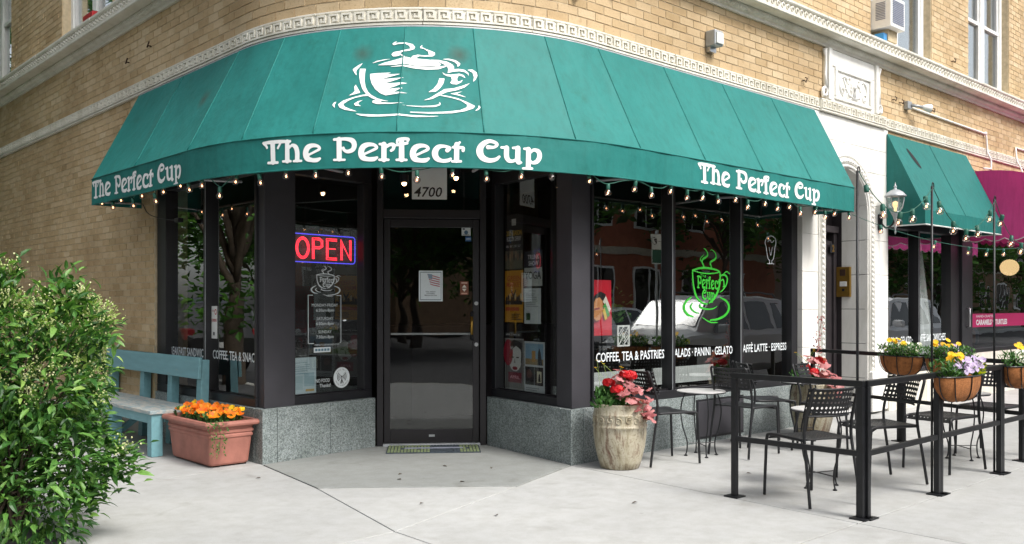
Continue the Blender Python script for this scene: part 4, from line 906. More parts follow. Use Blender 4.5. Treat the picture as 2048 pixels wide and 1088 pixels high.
# air conditioner in the upper window
ac = fitting('air_conditioner', 'white window air conditioner projecting from the upper right window', 'air conditioner', (7.4, -.1, 4.7))
ob('casing', MB().box(7.20, 7.58, -.24, .10, 4.70, 5.07), 'upvc_white', ac, bevel=.01); gr = MB()
for z in np.arange(4.75, 5.03, .022): gr.box(7.24, 7.54, -.247, -.241, z, z+.012)
ob('rear_grille', gr, 'blind', ac); gr = MB()
for z in np.arange(4.80, 5.0, .02): gr.box(7.193, 7.1995, -.17, -.05, z, z+.009)
ob('side_louvre', gr, 'blind', ac); ob('support', MB().box(7.30, 7.54, -.16, .05, 4.56, 4.699), 'mortar', ac)
bx = ob('blue_box', MB().box(7.20, 7.29, -.15, -.03, 4.552, 4.64), carpaint('blue_plastic', C('2f8fd0')), bevel=.006, label='small blue box on the sill under the air conditioner', cat='box')
rb = fitting('window_box', 'small red planter on the cornice at the upper left window', 'planter', (-.05, 5.62, 4.6)); ob('trough', MB().box(-.14, -.02, 5.50, 5.82, 4.545, 4.64), 'red_plastic', rb, bevel=.008); ob('soil', MB().box(-.13, -.03, 5.51, 5.81, 4.641, 4.646), 'soil', rb)
# intercom on the vestibule reveal
ic = fitting('intercom', 'brass intercom panel on the dark reveal inside the white portal', 'intercom', (7.05, .28, 1.6))
ob('panel', MB().box(7.02, 7.06, .19, .37, 1.43, 1.80), 'brass', ic, bevel=.006); ob('speaker', MB().box(7.015, 7.0195, .25, .32, 1.69, 1.77), 'rust', ic); ob('card', MB().box(7.015, 7.0195, .23, .32, 1.56, 1.62), 'white_paint', ic); ob('button', MB().box(7.012, 7.0195, .26, .29, 1.50, 1.53), 'black_frame', ic)

# ================================================================== WINDOW LETTERING, SIGNS, POSTERS
GV = -.082                                                   # just in front of the glass
def vinyl(win, fr, txt, a0, a1, z, h, mat='vinyl_white', o=GV, name='window_lettering'):
    v, f = glyphs(txt, h, 1, .0012 if h > .05 else 0); W = max(p[0] for p in v); k = abs(a1-a0)/W; fl_ = 1 if a1 > a0 else -1
    m = MB(); m.add([fr(a0+fl_*x*k, o, z+y) for x, y in v], f); return ob(name, m, mat, win)
vinyl(winR, FRt, 'COFFEE, TEA & PASTRIES', 2.265, 3.215, .835, .082); vinyl(winR, FRt, 'SALADS \u00b7 PANINI \u00b7 GELATO', 3.335, 4.335, .835, .082); vinyl(winR, FRt, 'CAFF\u00c8 LATTE \u00b7 ESPRESSO', 4.46, 5.44, .84, .082)
vinyl(winL, FLt, 'BREAKFAST SANDWICHES', 3.90, 2.95, .835, .082); vinyl(winL, FLt, 'COFFEE, TEA & SNACKS', 2.885, 1.96, .835, .082)
vinyl(shop2, FRt, 'CAPPUCCINO \u00b7 GELATO \u00b7', 7.52, 8.50, .82, .10, o=-.066); vinyl(shop2, FRt, 'CAFF\u00c8 SANDWICHES', 8.62, 9.56, .84, .10, o=-.066)
# cup emblem on the middle pane: cup, handle, saucer, steam and the name inside
CUP2 = [[(170, 640, 9), (185, 470, 12), (240, 330, 14), (340, 262, 12), (420, 250, 8)], [(170, 640, 8), (300, 668, 13), (450, 672, 13), (600, 650, 10), (640, 628, 8)], [(190, 632, 5), (330, 612, 8), (480, 610, 8), (630, 628, 7)], [(640, 628, 9), (640, 520, 14), (600, 400, 16), (530, 310, 14), (450, 262, 8)],
        [(650, 590, 8), (720, 600, 12), (770, 560, 12), (750, 480, 10), (690, 420, 8), (640, 390, 5)], [(660, 530, 6), (700, 540, 11), (712, 470, 11), (690, 455, 6)], [(700, 610, 5), (760, 640, 7), (820, 610, 4)], [(150, 330, 7), (60, 270, 14), (30, 200, 18), (90, 130, 15), (190, 100, 6)], [(170, 260, 6), (140, 210, 12), (200, 160, 9), (280, 140, 5)],
        [(640, 330, 6), (760, 280, 14), (800, 200, 18), (740, 120, 15), (600, 70, 13), (470, 60, 8)], [(330, 95, 4), (470, 35, 8), (600, 30, 5)], [(300, 250, 7), (300, 215, 12), (400, 190, 10), (520, 195, 8), (590, 225, 4)], [(360, 690, 10), (330, 760, 12), (420, 820, 13), (400, 880, 9), (350, 905, 4)], [(490, 690, 10), (470, 740, 12), (560, 790, 13), (560, 850, 9), (500, 890, 5), (470, 880, 4)], [(350, 720, 4), (300, 770, 7), (360, 830, 4)]]
c2v, c2f = inked(sdf_strokes, CUP2, -10, 850, 0, 930, 9)
def cup2(win, fr, a0, z0, w_, h_, mat, o, col2=None):
    m = MB(); m.add([fr(a0+x/850*w_, o, z0+y/930*h_) for x, y in c2v], c2f)
    xs = [v[0] for v in nv]; ys = [v[1] for v in nv]
    def word(x0, x1, A0, A1, Z0, Z1):
        keep = {i for i, v in enumerate(nv) if x0 <= v[0] <= x1}; idx = {}; mv = []; mf = []
        for f in nf:
            if all(i in keep for i in f):
                g_ = []
                for i in f:
                    if i not in idx: idx[i] = len(mv); mv.append(fr(A0+(nv[i][0]-x0)/(x1-x0)*(A1-A0), o+.001, Z0+(nv[i][1]-2335)/210*(Z1-Z0)))
                    g_.append(idx[i])
                mf.append(tuple(g_))
        m.add(mv, mf)
    word(1490, 2530, a0+w_*.24, a0+w_*.74, z0+h_*.43, z0+h_*.62); word(2600, 3160, a0+w_*.36, a0+w_*.64, z0+h_*.29, z0+h_*.46)
    return ob('cup_decal', m, mat, win)
cup2(winR, FRt, 3.49, 1.13, .83, .78, 'vinyl_green', GV)
vinyl(winR, FRt, 'The', 3.78, 3.88, 1.60, .035, 'vinyl_green', GV+.001)
scoop = [[(110, 500, 6), (150, 250, 6), (190, 180, 6)], [(310, 500, 6), (280, 250, 6), (240, 180, 6)], [(180, 480, 5), (215, 300, 5), (250, 480, 5)], [(110, 500, 6), (90, 580, 6), (130, 680, 6), (220, 740, 7), (310, 690, 6), (330, 580, 6), (310, 500, 6)], [(140, 110, 6), (290, 110, 6)], [(190, 180, 5), (190, 120, 5)], [(240, 180, 5), (240, 120, 5)], [(150, 600, 5), (200, 640, 5), (240, 590, 5), (290, 640, 5)]]
sv_, sf_ = inked(sdf_strokes, scoop, 60, 380, 60, 800, 10); m = MB().add([FRt(4.86+x/380*.34, GV, 1.72+y/800*.38) for x, y in sv_], sf_); ob('ice_cream_decal', m, 'vinyl_white', winR)
# entrance-left window: white cup, opening hours, wifi disc
GE = -.094
cup2(winEL, FEL, .57, 1.40, .36, .29, 'vinyl_white', GE)
for txt, a0, a1, z, h in (('MONDAY-FRIDAY', .585, .885, 1.315, .028), ('6:30am-8pm', .635, .835, 1.27, .028), ('SATURDAY', .64, .83, 1.195, .028), ('6:30am-8pm', .635, .835, 1.15, .028), ('SUNDAY', .66, .81, 1.075, .028), ('7:30am-8pm', .635, .835, 1.03, .028), ('PERFECTCUPCHICAGO.COM', .62, .90, .965, .015)): vinyl(winEL, FEL, txt, a0, a1, z, h, o=GE)
hr = MB()
for a, b, z0, z1 in ((.545, .551, .99, 1.42), (.918, .924, .99, 1.42), (.551, .60, 1.414, 1.42), (.87, .918, 1.414, 1.42), (.551, .61, .984, .99), (.91, .918, .984, .99)): hr.fbox(FEL, a, b, GE-.001, GE, z0, z1)
ob('hours_frame', hr, 'vinyl_white', winEL)
cs = MB().fbox(FEL, .61, .80, GE-.001, GE, .905, .95); cd_ = ob('card_sticker', cs, 'vinyl_white', winEL); m = MB()
for i in range(5): m.fbox(FEL, .625+i*.034, .65+i*.034, GE, GE+.001, .917, .938)
ob('card_emblem', m, print_('card_blue', C('5b7f8f')), cd_)
vinyl(winEL, FEL, 'NO FOOD', .63, .79, .635, .034, o=GE); vinyl(winEL, FEL, 'Thanks!', .675, .80, .59, .034, o=GE)
wf = MB(); wf.add([FEL(.93+.095*math.cos(t), GE, .665+.095*math.sin(t)) for t in np.linspace(0, 2*math.pi, 33)[:-1]], [tuple(range(32))]); wd = ob('wifi_sticker', wf, 'vinyl_white', winEL)
wi = MB(); G2 = lambda x, y: FEL(.93+x, GE+.0015, .665+y)
for d in (-1, 1):
    for r in (.022, .037, .052): wi.tube([G2(d*r*math.cos(t), .008+r*math.sin(t)) for t in np.linspace(-.8, .8, 9)], .0035, 4)
wi.tube([G2(-.0, .01), G2(0, -.055)], .004, 4); wi.sphere(G2(0, .01), .009, 8, 4); wi.tube([G2(-.018, -.055), G2(.0, -.01), G2(.018, -.055)], .003, 4)
wtx = [(c, 90+55-110*i/8, 1) for i, c in enumerate('FREE WIFI')]+[(c, 270-62+124*i/12, -1) for i, c in enumerate('WITH PURCHASE')]
for c, deg, up_ in wtx:
    if c == ' ': continue
    v, f = glyphs(c, .013, 1, 0, 'CENTER'); th = R_(deg); ro = th-math.pi/2 if up_ > 0 else th+math.pi/2; cx_, cy_ = .073*math.cos(th), .073*math.sin(th)
    wi.add([G2(cx_+x*math.cos(ro)-(y-.006)*math.sin(ro), cy_+x*math.sin(ro)+(y-.006)*math.cos(ro)) for x, y in v], f)
ob('wifi_emblem', wi, 'black_frame', wd)
# neon sign
ns = thing('neon_open_sign', 'red neon OPEN sign with blue border in the window left of the door', 'neon sign', tuple(FEL(.72, -.16, 1.86)))
A0, A1, Z0, Z1 = .42, 1.16, 1.715, 1.965
ob('backing', MB().fbox(FEL, A0, A1, -.215, -.205, Z0, Z1), 'black_frame', ns)
def neon(pts, r, mat, nm): ob(nm, MB().tube([FEL(a+(.075 if nm == 'neon_letter' else 0), -.175, z) for a, z in pts], r, 8), mat, ns, smooth=True)
bp_ = []
for cx_, cz_, t0 in ((A1-.03, Z1-.03, 0), (A0+.03, Z1-.03, 90), (A0+.03, Z0+.03, 180), (A1-.03, Z0+.03, 270)): bp_ += [(cx_+.03*math.cos(R_(t0+k*22.5)), cz_+.03*math.sin(R_(t0+k*22.5))) for k in range(5)]
neon(bp_+[bp_[0]], .0048, 'neon_blue', 'neon_border')
z0, z1 = 1.745, 1.935; zm = 1.845
for k in (0, 1):
    g_ = .016*k; r = .0048
    neon([(.475+(.072-g_)*math.cos(t), (z0+z1)/2+(.095-g_)*math.sin(t)) for t in np.linspace(0, 2*math.pi, 25)], r, 'neon_red', 'neon_letter')
for x, ps_ in ((0, [(.585, z0), (.585, z1), (.665, z1), (.70, z1-.02), (.70, zm+.015), (.665, zm-.005), (.60, zm-.005)]), (0, [(.601, z0), (.601, z1-.016), (.66, z1-.016), (.685, z1-.03), (.685, zm+.022), (.66, zm+.011), (.60, zm+.011)]),
               (0, [(.865, z1), (.745, z1), (.745, z0), (.865, z0)]), (0, [(.865, z1-.016), (.761, z1-.016), (.761, z0+.016), (.865, z0+.016)]), (0, [(.761, zm), (.85, zm)]), (0, [(.915, z0), (.915, z1), (1.02, z0+.015), (1.02, z1)]), (0, [(.931, z0), (.931, z1-.04), (1.036, z0), (1.036, z1)])): neon(ps_, .0048, 'neon_red', 'neon_letter')
# posters and notices: sheets with printed blocks and words
PC = 0
def paper(label, cat, fr, a0, a1, z0, z1, o, bg, items, name='poster', rough=.6, tilt=0):
    global PC; PC += 1
    t = thing(name, label, cat, tuple(fr((a0+a1)/2, o, z0)), 'papers taped inside the shop windows')
    W, H = a1-a0, z1-z0
    ob('sheet', MB().fbox(fr, a0, a1, o-.0012, o, z0, z1), print_('paper_%02d' % PC, C(bg), rough), t)
    by = {}
    for i, it in enumerate(items):
        m = by.setdefault(it[-1], MB()); oo = o+.0008+.0004*i
        if it[0] == 'r':
            u0, v0, u1, v1 = it[1:5]; m.add([fr(a0+u0*W, oo, z0+v0*H), fr(a0+u1*W, oo, z0+v0*H), fr(a0+u1*W, oo, z0+v1*H), fr(a0+u0*W, oo, z0+v1*H)], [(0, 1, 2, 3)])
        elif it[0] == 'p': m.add([fr(a0+u*W, oo, z0+v*H) for u, v in it[1]], [tuple(range(len(it[1])))])
        elif it[0] == 'c':
            u, v, rx, ry = it[1:5]; m.add([fr(a0+(u+rx*math.cos(q))*W, oo, z0+(v+ry*math.sin(q))*H) for q in np.linspace(0, 2*math.pi, 19)[:-1]], [tuple(range(18))])
        else:
            _, txt, u0, u1, v, hh, _c = it; vv, ff = glyphs(txt, 1, 1, .02); X = max(q[0] for q in vv); m.add([fr(a0+(u0+(u1-u0)*x/X)*W, oo, z0+(v+hh*y)*H) for x, y in vv], ff)
    for c, m in by.items(): ob('print', m, print_('print_%02d_%s' % (PC, c), C(c)), t)
    return t
def lines(u0, u1, v0, v1, n, c): return [('r', u0, v0+(v1-v0)*i/n, u0+(u1-u0)*random.uniform(.6, 1), v0+(v1-v0)*(i+.45)/n, c) for i in range(n)]
Go = -.108; FE2 = Fr(tuple(FER(1.327, 0, 0).xy), PR, (-1, .1)); K = 1.327        # the right-hand splay, read from door to street
def er(label, a0, a1, z0, z1, bg, items): return paper(label, 'poster', FE2, a0, a1, z0, z1, Go+.0, bg, items)
er('dark roller derby poster at the top right of the door', .16, .46, 1.66, 2.17, '17181a', [('t', '2016 SEASON', .08, .92, .62, .09, 'd9b030'), ('t', 'ROLLER DERBY', .10, .9, .52, .08, 'e8e8e6'), ('r', .38, .80, .62, .92, 'c9c9c6'), ('r', .02, .01, .98, .34, '6b6a58')]+[('c', .08+.11*i, .22+.05*(i % 2), .05, .07, ['8a6a52', '3b3a38', 'a08a70'][i % 3]) for i in range(9)]+[('t', t_, .08+.22*i, .24+.22*i, .40, .045, 'd8d8d6') for i, t_ in enumerate(('APRIL', 'MAY', 'JUNE', 'JULY'))])
er('yellow and orange festival poster with crowd below the roller derby poster', .16, .46, 1.17, 1.65, 'd99a1e', [('t', 'GREEN', .12, .88, .80, .10, 'c2501c'), ('t', 'MARKET', .08, .92, .68, .10, 'c2501c'), ('r', .02, .34, .98, .42, '2a211a'), ('r', .04, .22, .8, .29, 'c2501c')]+[('c', .1+.1*i, .44+.03*(i % 3), .05, .06, ['2a211a', '4a3524', 'e6d0a0'][i % 3]) for i in range(9)]+[('p', [(.45, .5), (.35, .62), (.38, .63), (.5, .54), (.62, .63), (.65, .62), (.55, .5)], '2a211a')]+lines(.4, .95, .05, .18, 4, '3a2a1a'))
er('grey trunk show and yoga flyer right of the roller derby poster', .48, .76, 1.50, 1.82, 'b9bdb8', [('r', 0, .52, 1, 1, '26343e'), ('t', 'TRUNK', .2, .85, .76, .13, 'e4e8e8'), ('t', 'SHOW', .25, .8, .58, .13, 'e4e8e8'), ('t', 'YOGA', .05, .95, .20, .22, '22262a')])
er('white printed letter below the trunk show flyer', .48, .74, 1.16, 1.48, 'd4dadb', lines(.12, .85, .48, .88, 8, '9aa2a6')+[('r', .14, .10, .38, .30, '3a5a3a'), ('t', 'NOTICE', .3, .72, .91, .035, '7a8286')])
er('red and white art poster with a face in the lower right window', .16, .47, .545, 1.02, '9c9a96', [('r', .04, .03, .96, .97, '6c6a68'), ('c', .55, .62, .36, .26, 'd8d8d2'), ('c', .18, .72, .26, .26, 'a01832'), ('p', [(.3, .9), (.5, .98), (.9, .92), (.94, .6), (.86, .5), (.88, .78), (.6, .86), (.35, .76)], '1c1a1c'), ('r', .36, .62, .48, .645, '1c1a1c'), ('r', .62, .62, .76, .645, '1c1a1c'), ('p', [(.54, .62), (.5, .52), (.58, .52)], '8a8884'), ('c', .55, .42, .14, .035, '8c1428'), ('r', .2, .14, .9, .34, '7c1230'), ('t', 'APRIL', .3, .8, .22, .06, 'e0a8b0')])
er('poster with three photographs beside the face poster', .48, .80, .545, 1.0, 'c8cccd', [('r', .06, .54, .94, .96, '86a6bc'), ('r', .06, .54, .94, .66, 'a08a66'), ('r', .38, .60, .56, .82, 'b88a4a'), ('p', [(.66, .54), (.68, .78), (.75, .88), (.82, .78), (.9, .54)], '4a4a50'), ('r', .06, .14, .5, .50, '2e2a2e'), ('c', .26, .36, .13, .09, '6a4a44'), ('r', .52, .14, .94, .50, '3a3234'), ('r', .64, .20, .86, .42, 'd6cfb4'), ('p', [(.70, .22), (.73, .36), (.76, .38), (.79, .36), (.82, .22)], '2a2a2a')]+lines(.1, .9, .03, .11, 2, '8a9296'))
er('narrow black dates strip above the face poster', .16, .42, 1.035, 1.075, '1a1a1c', [('t', 'APRIL 21 MAY 26', .06, .94, .3, .4, 'd8d8d6')])
Gd = -.026
paper('white memorial day notice with flag on the entrance door glass', 'notice', FD, .395, .62, 1.365, 1.655, Gd, 'dfe8ec', [('r', .06, .04, .94, .06, '4a6a78'), ('r', .06, .94, .94, .96, '4a6a78'), ('r', .06, .06, .075, .94, '4a6a78'), ('r', .925, .06, .94, .94, '4a6a78')]+[('p', [(.36+.03*i, .88-.075*i), (.62, .84-.075*i), (.88, .78-.07*i), (.88, .75-.07*i), (.62, .81-.075*i), (.36+.03*i, .85-.075*i)], 'b8606a') for i in range(5)]+[('p', [(.36, .90), (.56, .88), (.56, .72), (.42, .74)], '8a9cae')]+[('t', 'We will be', .28, .70, .30, .035, '5a626a'), ('t', 'CLOSED', .32, .66, .24, .035, '5a626a'), ('t', 'Memorial Day', .24, .76, .18, .035, '5a626a')], 'notice')
paper('small brown diamond sticker on the entrance door glass', 'sticker', FD, .785, .865, 1.425, 1.555, Gd, '7a4632', [('p', [(.5, .76), (.82, .5), (.5, .24), (.18, .5)], 'd8d4c8'), ('r', .2, .46, .8, .54, '6a3a28'), ('r', .15, .84, .85, .92, 'd8b0a0'), ('r', .15, .06, .85, .16, 'c89a88')], 'sticker')
paper('white and blue stickers at the top of the entrance door', 'sticker', FD, .80, .885, 1.99, 2.065, Gd, 'cfd6d8', [('c', .5, .4, .22, .26, '4a6a86'), ('r', .1, .74, .36, .92, '26303a'), ('r', .15, .08, .85, .14, '6a7276')], 'sticker')
paper('small blue sticker under the white door sticker', 'sticker', FD, .835, .89, 1.935, 1.98, Gd, '2f5f94', [('t', 'OPEN', .1, .9, .3, .4, 'd8e4ee')], 'sticker')
paper('large pale printed sheet leaning in the window left of the door', 'sheet', FEL, .36, .66, .545, .865, -.125, 'c9dbe0', lines(.1, .9, .62, .9, 5, '9ab4bc')+[('r', .08, .12, .5, .5, 'b4ccd2'), ('r', .55, .2, .92, .55, 'a8c4cc'), ('r', .08, .55, .92, .57, '7aa0ac'), ('r', .6, .06, .92, .12, 'c8a85a')], 'paper_sheet')
paper('red and white no smoking notice in the far left window', 'notice', Fr((0, 4.4), (0, 1), (-1, 0)), 1.50, 1.62, 1.02, 1.32, -.078, 'd8dbd8', [('t', 'THIS IS A', .1, .6, .82, .06, 'a03030'), ('c', .74, .82, .18, .09, 'b02828'), ('c', .74, .82, .11, .055, 'd8dbd8'), ('t', 'NO SMOKING', .06, .94, .52, .09, 'b02828'), ('r', .3, .1, .6, .2, '5a5e60')], 'notice')
# red cloth with the emblem of a head in profile
fg = thing('red_banner', 'red cloth banner with a feathered head emblem in the right shop window', 'banner', tuple(FRt(2.33, -.2, 1.06)))
gridpart('cloth', lambda x, z: FRt(x, -.15+.008*math.sin(x*22+z*3), z), np.linspace(2.12, 2.55, 15), np.linspace(1.06, 1.55, 8), 'red_cloth', fg)
def fgp(poly, c, e): ob('emblem', MB().add([FRt(2.25+u*.27, -.135+e, 1.19+v*.26) for u, v in poly], [tuple(range(len(poly)))]), print_('emblem_'+c, C(c)), fg)
fgp([(.15, .1), (.1, .45), (.2, .75), (.45, .85), (.62, .7), (.62, .3), (.5, .05), (.3, 0)], 'c98a5a', 0); fgp([(.15, .55), (.2, .85), (.5, 1.0), (.75, .9), (.72, .6), (.6, .68), (.45, .8), (.25, .75)], '1c1a1a', .001); fgp([(.6, .65), (.75, .85), (1.0, .4), (.92, .3), (.75, .5)], 'e0d8c8', .002); fgp([(.6, .5), (.72, .62), (.95, .2), (.85, .12)], '4c9a4c', .003); fgp([(.58, .35), (.68, .45), (.82, .08), (.7, .02)], 'd8b040', .004); fgp([(.2, .42), (.45, .46), (.45, .40), (.2, .36)], '8a2a1a', .002)
# planter with fretwork front and ivy on the inner sill
fp = thing('fretwork_planter', 'square white fretwork planter with trailing ivy in the right shop window', 'planter', tuple(FRt(2.95, -.35, .93)))
ob('tray', MB().fbox(FRt, 2.62, 3.12, -.62, -.32, .92, .935), 'clear_glass', fp); ob('box', MB().fbox(FRt, 2.74, 3.02, -.56, -.38, .936, 1.14), 'dark_room', fp, bevel=.005)
ft = MB(); fo_ = -.372
for a, b, z0, z1 in ((2.885, 2.905, .94, 1.14), (3.045, 3.065, .94, 1.14), (2.905, 3.045, .94, .956), (2.905, 3.045, 1.124, 1.14)): ft.fbox(FRt, a, b, fo_-.01, fo_, z0, z1)
for r in (.085, .055, .025): ft.tube([FRt(2.975+r*c, fo_, 1.04+r*s_) for c, s_ in ((1, 0), (0, 1), (-1, 0), (0, -1), (1, 0))], .006, 4)
ft.tube([FRt(2.905, fo_, .955), FRt(3.045, fo_, 1.125)], .005, 4); ft.tube([FRt(3.045, fo_, .955), FRt(2.905, fo_, 1.125)], .005, 4); ob('fretwork', ft, 'white_paint', fp)
# pendant lamps and the globe lamp
for i, (x, y, z) in enumerate(((.75, 2.9, 1.86), (1.6, 4.1, 2.0))):
    t = thing('pendant_lamp', ['amber pendant lamp seen through the left shop window', 'second amber pendant lamp deeper inside the left shop window'][i], 'lamp', (x, y, z))
    ob('shade', MB().lathe([(.13, 0), (.125, .02), (.07, .07), (.02, .09)], 18, (x, y, z)), 'shade_lit', t, smooth=True); ob('cord', MB().tube([(x, y, z+.09), (x, y, 2.95)], .004, 5), 'black_frame', t)
t = thing('globe_lamp', 'round cream paper globe lamp hanging in the third shop window', 'lamp', (13.45, .55, 1.9)); ob('globe', MB().sphere((13.45, .55, 1.98), .15, 20, 12, .94), 'globe_lit', t, smooth=True); ob('cord', MB().tube([(13.45, .55, 2.1), (13.45, .55, 2.95)], .004, 5), 'black_frame', t)
# pink ribbon sign of the third shop
rs = thing('ribbon_sign', 'pink ribbon sign reading hand-crafted caramels in the third shop window', 'sign', tuple(FRt(11.2, -.05, .9)))
ob('ribbon', MB().prism([(10.36, 1.0), (10.45, 1.10), (10.34, 1.20), (12.75, 1.20), (12.75, 1.0)], fz(FRt), -.056, -.053), print_('ribbon_pink', C('c8286e')), rs)
m = MB(); write(m, FRt, 'HAND-CRAFTED', 10.62, -.052, 1.145, .035, 2.05, .001); write(m, FRt, 'CARAMELS & TURTLES', 10.62, -.052, 1.035, .075, 1.2, .006); ob('lettering', m, 'letter_white', rs)
# goods behind the glass of the further shops
for i, (x, y, z, c) in enumerate(((10.7, .5, .70, 'b8b0a0'), (11.1, .55, .70, 'a89a48'), (11.5, .5, .70, '6a4a3a'), (11.9, .6, .70, '4a5a66'))):
    t = ob('jar', MB().lathe([(.09, 0), (.11, .05), (.11, .2), (.07, .26), (.08, .28), (.08, .31), (.001, .33)], 14, (x, y, z)), print_('jar_'+c, C(c)), None, smooth=True, label='%s display jar standing in the third shop window' % ['cream', 'yellow', 'brown', 'slate blue'][i], cat='jar')
ob('shelf', MB().box(10.3, 14.3, .35, .8, .64, .70), 'interior_wall', inn)
cu = thing('drape', 'pale translucent drape hanging in the second shop window', 'curtain', (9.3, .3, .5)); gridpart('cloth', lambda u, z: Vector((8.72+.10*(1-z)+u*(.30+.45*(1-z)), .22+.03*math.sin(u*22), .62+1.9*z)), np.linspace(0, 1, 30), np.linspace(0, 1, 12), 'pale_curtain', cu)
cu = thing('drape', 'narrow pale drape at the left edge of the second shop window', 'curtain', (7.7, .3, .5)); gridpart('cloth', lambda u, z: Vector((7.62+u*(.05+.22*z), .2+.02*math.sin(u*20), 1.5+1.05*z)), np.linspace(0, 1, 16), np.linspace(0, 1, 10), 'pale_curtain', cu)

# ================================================================== FURNITURE
def perforated(fn, nu, nv, hole=.30, rim=0):
    """panel of nu x nv cells, each with an octagonal hole; fn maps (u, v) in 0..1 to 3-D"""
    m = MB()
    for i in range(nu):
        for j in range(nv):
            sq = [(1, .5), (1, 1), (.5, 1), (0, 1), (0, .5), (0, 0), (.5, 0), (1, 0)]
            ho = [(.5+hole*math.cos(k*math.pi/4), .5+hole*math.sin(k*math.pi/4)) for k in range(8)]
            b = len(m.v)
            for a, c in sq+ho: m.v.append(tuple(fn((i+a)/nu, (j+c)/nv)))
            for k in range(8): m.f.append((b+k, b+(k+1) % 8, b+8+(k+1) % 8, b+8+k))
    return m
def make_chair():
    t = thing('cafe_chair', '-', 'chair', (0, 0, 0), 'black perforated metal chairs on the patio')
    W = .195
    def back(u, v):                                   # slightly dished back panel, faces +x
        y = (u-.5)*.37; return Vector((-.205-.055*v-.012+.05*(2*u-1)**2, y, .60+.17*v))
    ob('backrest', perforated(back, 12, 5, .26), 'chair_steel', t)
    e = [back(u, 1) for u in np.linspace(0, 1, 9)]
    for d in (0, 1):
        ob('backrest_edge', MB().tube([back(u, d)+Vector((0, 0, .006 if d else -.006)) for u in np.linspace(.0, 1, 11)], .0075, 6), 'chair_steel', t, smooth=True)
    def seat(u, v):
        x = -.19+.38*u; y = (v-.5)*.37; z = .445-.012*math.sin(math.pi*u)*math.sin(math.pi*v)
        if u > .86: z -= (u-.86)**2*1.7
        return Vector((x, y, z))
    ob('seat', perforated(seat, 12, 12, .13), 'chair_steel', t)
    ob('seat_rim', MB().tube([seat(u, v)+Vector((0, 0, -.004)) for u, v in [(0, k/6) for k in range(7)]+[(k/6, 1) for k in range(1, 7)]+[(1, 1-k/6) for k in range(1, 7)]+[(1-k/6, 0) for k in range(1, 6)]], .006, 5, closed=True), 'chair_steel', t, smooth=True)
    for s in (-1, 1):
        ob('rear_leg', MB().tube(smooth_pts([(-.265, s*.205, .006), (-.225, s*.198, .25), (-.19, s*.192, .45), (-.195, s*.19, .56), (-.225, s*.186, .66), (-.26, s*.18, .765), (-.267, s*.16, .785)]), .0105, 8), 'chair_steel', t, smooth=True)
        ob('front_leg', MB().tube(smooth_pts([(.225, s*.20, .006), (.215, s*.197, .25), (.205, s*.194, .405), (.18, s*.190, .432), (.08, s*.19, .436), (-.19, s*.19, .436)]), .0105, 8), 'chair_steel', t, smooth=True)
    return t
chair0 = make_chair()
CHAIRS = [(2.56, -.42, -18, 'black perforated metal chair beside the tall urn with red flowers'), (3.42, -.66, 0, 'black perforated metal chair just right of the table nearest the urn'), (4.05, -.48, -35, 'black perforated metal chair against the window behind the second one'),
          (4.15, -1.05, -75, 'black perforated metal chair facing the street in front of the second urn'), (2.10, -2.02, 68, 'black perforated metal chair nearest the camera, its back to the railing corner'), (3.06, -2.05, 152, 'black perforated metal chair facing left across the middle table'),
          (3.95, -2.16, 170, 'black perforated metal chair half hidden behind the nearest hanging basket'), (5.0, -2.15, 175, 'black perforated metal chair at the far right behind the farther basket')]
for i, (x, y, a, lb) in enumerate(CHAIRS):
    if i == 0: chair0.location = (x, y, .001); chair0.rotation_euler = (0, 0, R_(a)); chair0['label'] = lb
    else: copy_tree(chair0, (x, y, .001), R_(a), lb)
def make_table():
    t = thing('bistro_table', '-', 'table', (0, 0, 0), 'small round bistro tables on the patio')
    ob('table_top', MB().lathe([(.19, .555), (.212, .558), (.214, .566), (.212, .574), (.0005, .575)], 40), 'marble', t, smooth=False); ob('rim', MB().tube([(.213*math.cos(a), .213*math.sin(a), .562) for a in np.linspace(0, 2*math.pi, 41)[:-1]], .006, 6, closed=True), 'black_steel', t)
    for k in range(4):
        a = math.pi/4+k*math.pi/2; c, s = math.cos(a), math.sin(a)
        ob('leg', MB().tube(smooth_pts([(r*c, r*s, z) for r, z in ((.145, .556), (.175, .48), (.185, .38), (.165, .25), (.13, .14), (.128, .06), (.14, .012))]), .0058, 7), 'black_steel', t, smooth=True)
        ob('foot', MB().lathe([(.016, 0), (.017, .006), (.006, .014)], 10, (.14*c, .14*s, .001)), 'black_steel', t)
    for k in range(2):
        a = math.pi/4+k*math.pi/2; c, s = math.cos(a), math.sin(a); ob('stretcher', MB().tube([(.13*c, .13*s, .10+.012*k), (-.13*c, -.13*s, .10+.012*k)], .0045, 6), 'black_steel', t)
    return t
tb = make_table()
for i, (x, y, a, lb) in enumerate(((3.08, -.43, 10, 'small round grey topped bistro table near the urn with red flowers'), (2.56, -1.86, 25, 'small round grey topped bistro table behind the front railing corner'), (4.62, -2.06, 5, 'small round bistro table beyond the nearest hanging basket'), (4.62, -.55, 30, 'small round bistro table by the window, half hidden by chairs'))):
    if i == 0: tb.location = (x, y, 0); tb.rotation_euler = (0, 0, R_(a)); tb['label'] = lb
    else: copy_tree(tb, (x, y, 0), R_(a), lb)
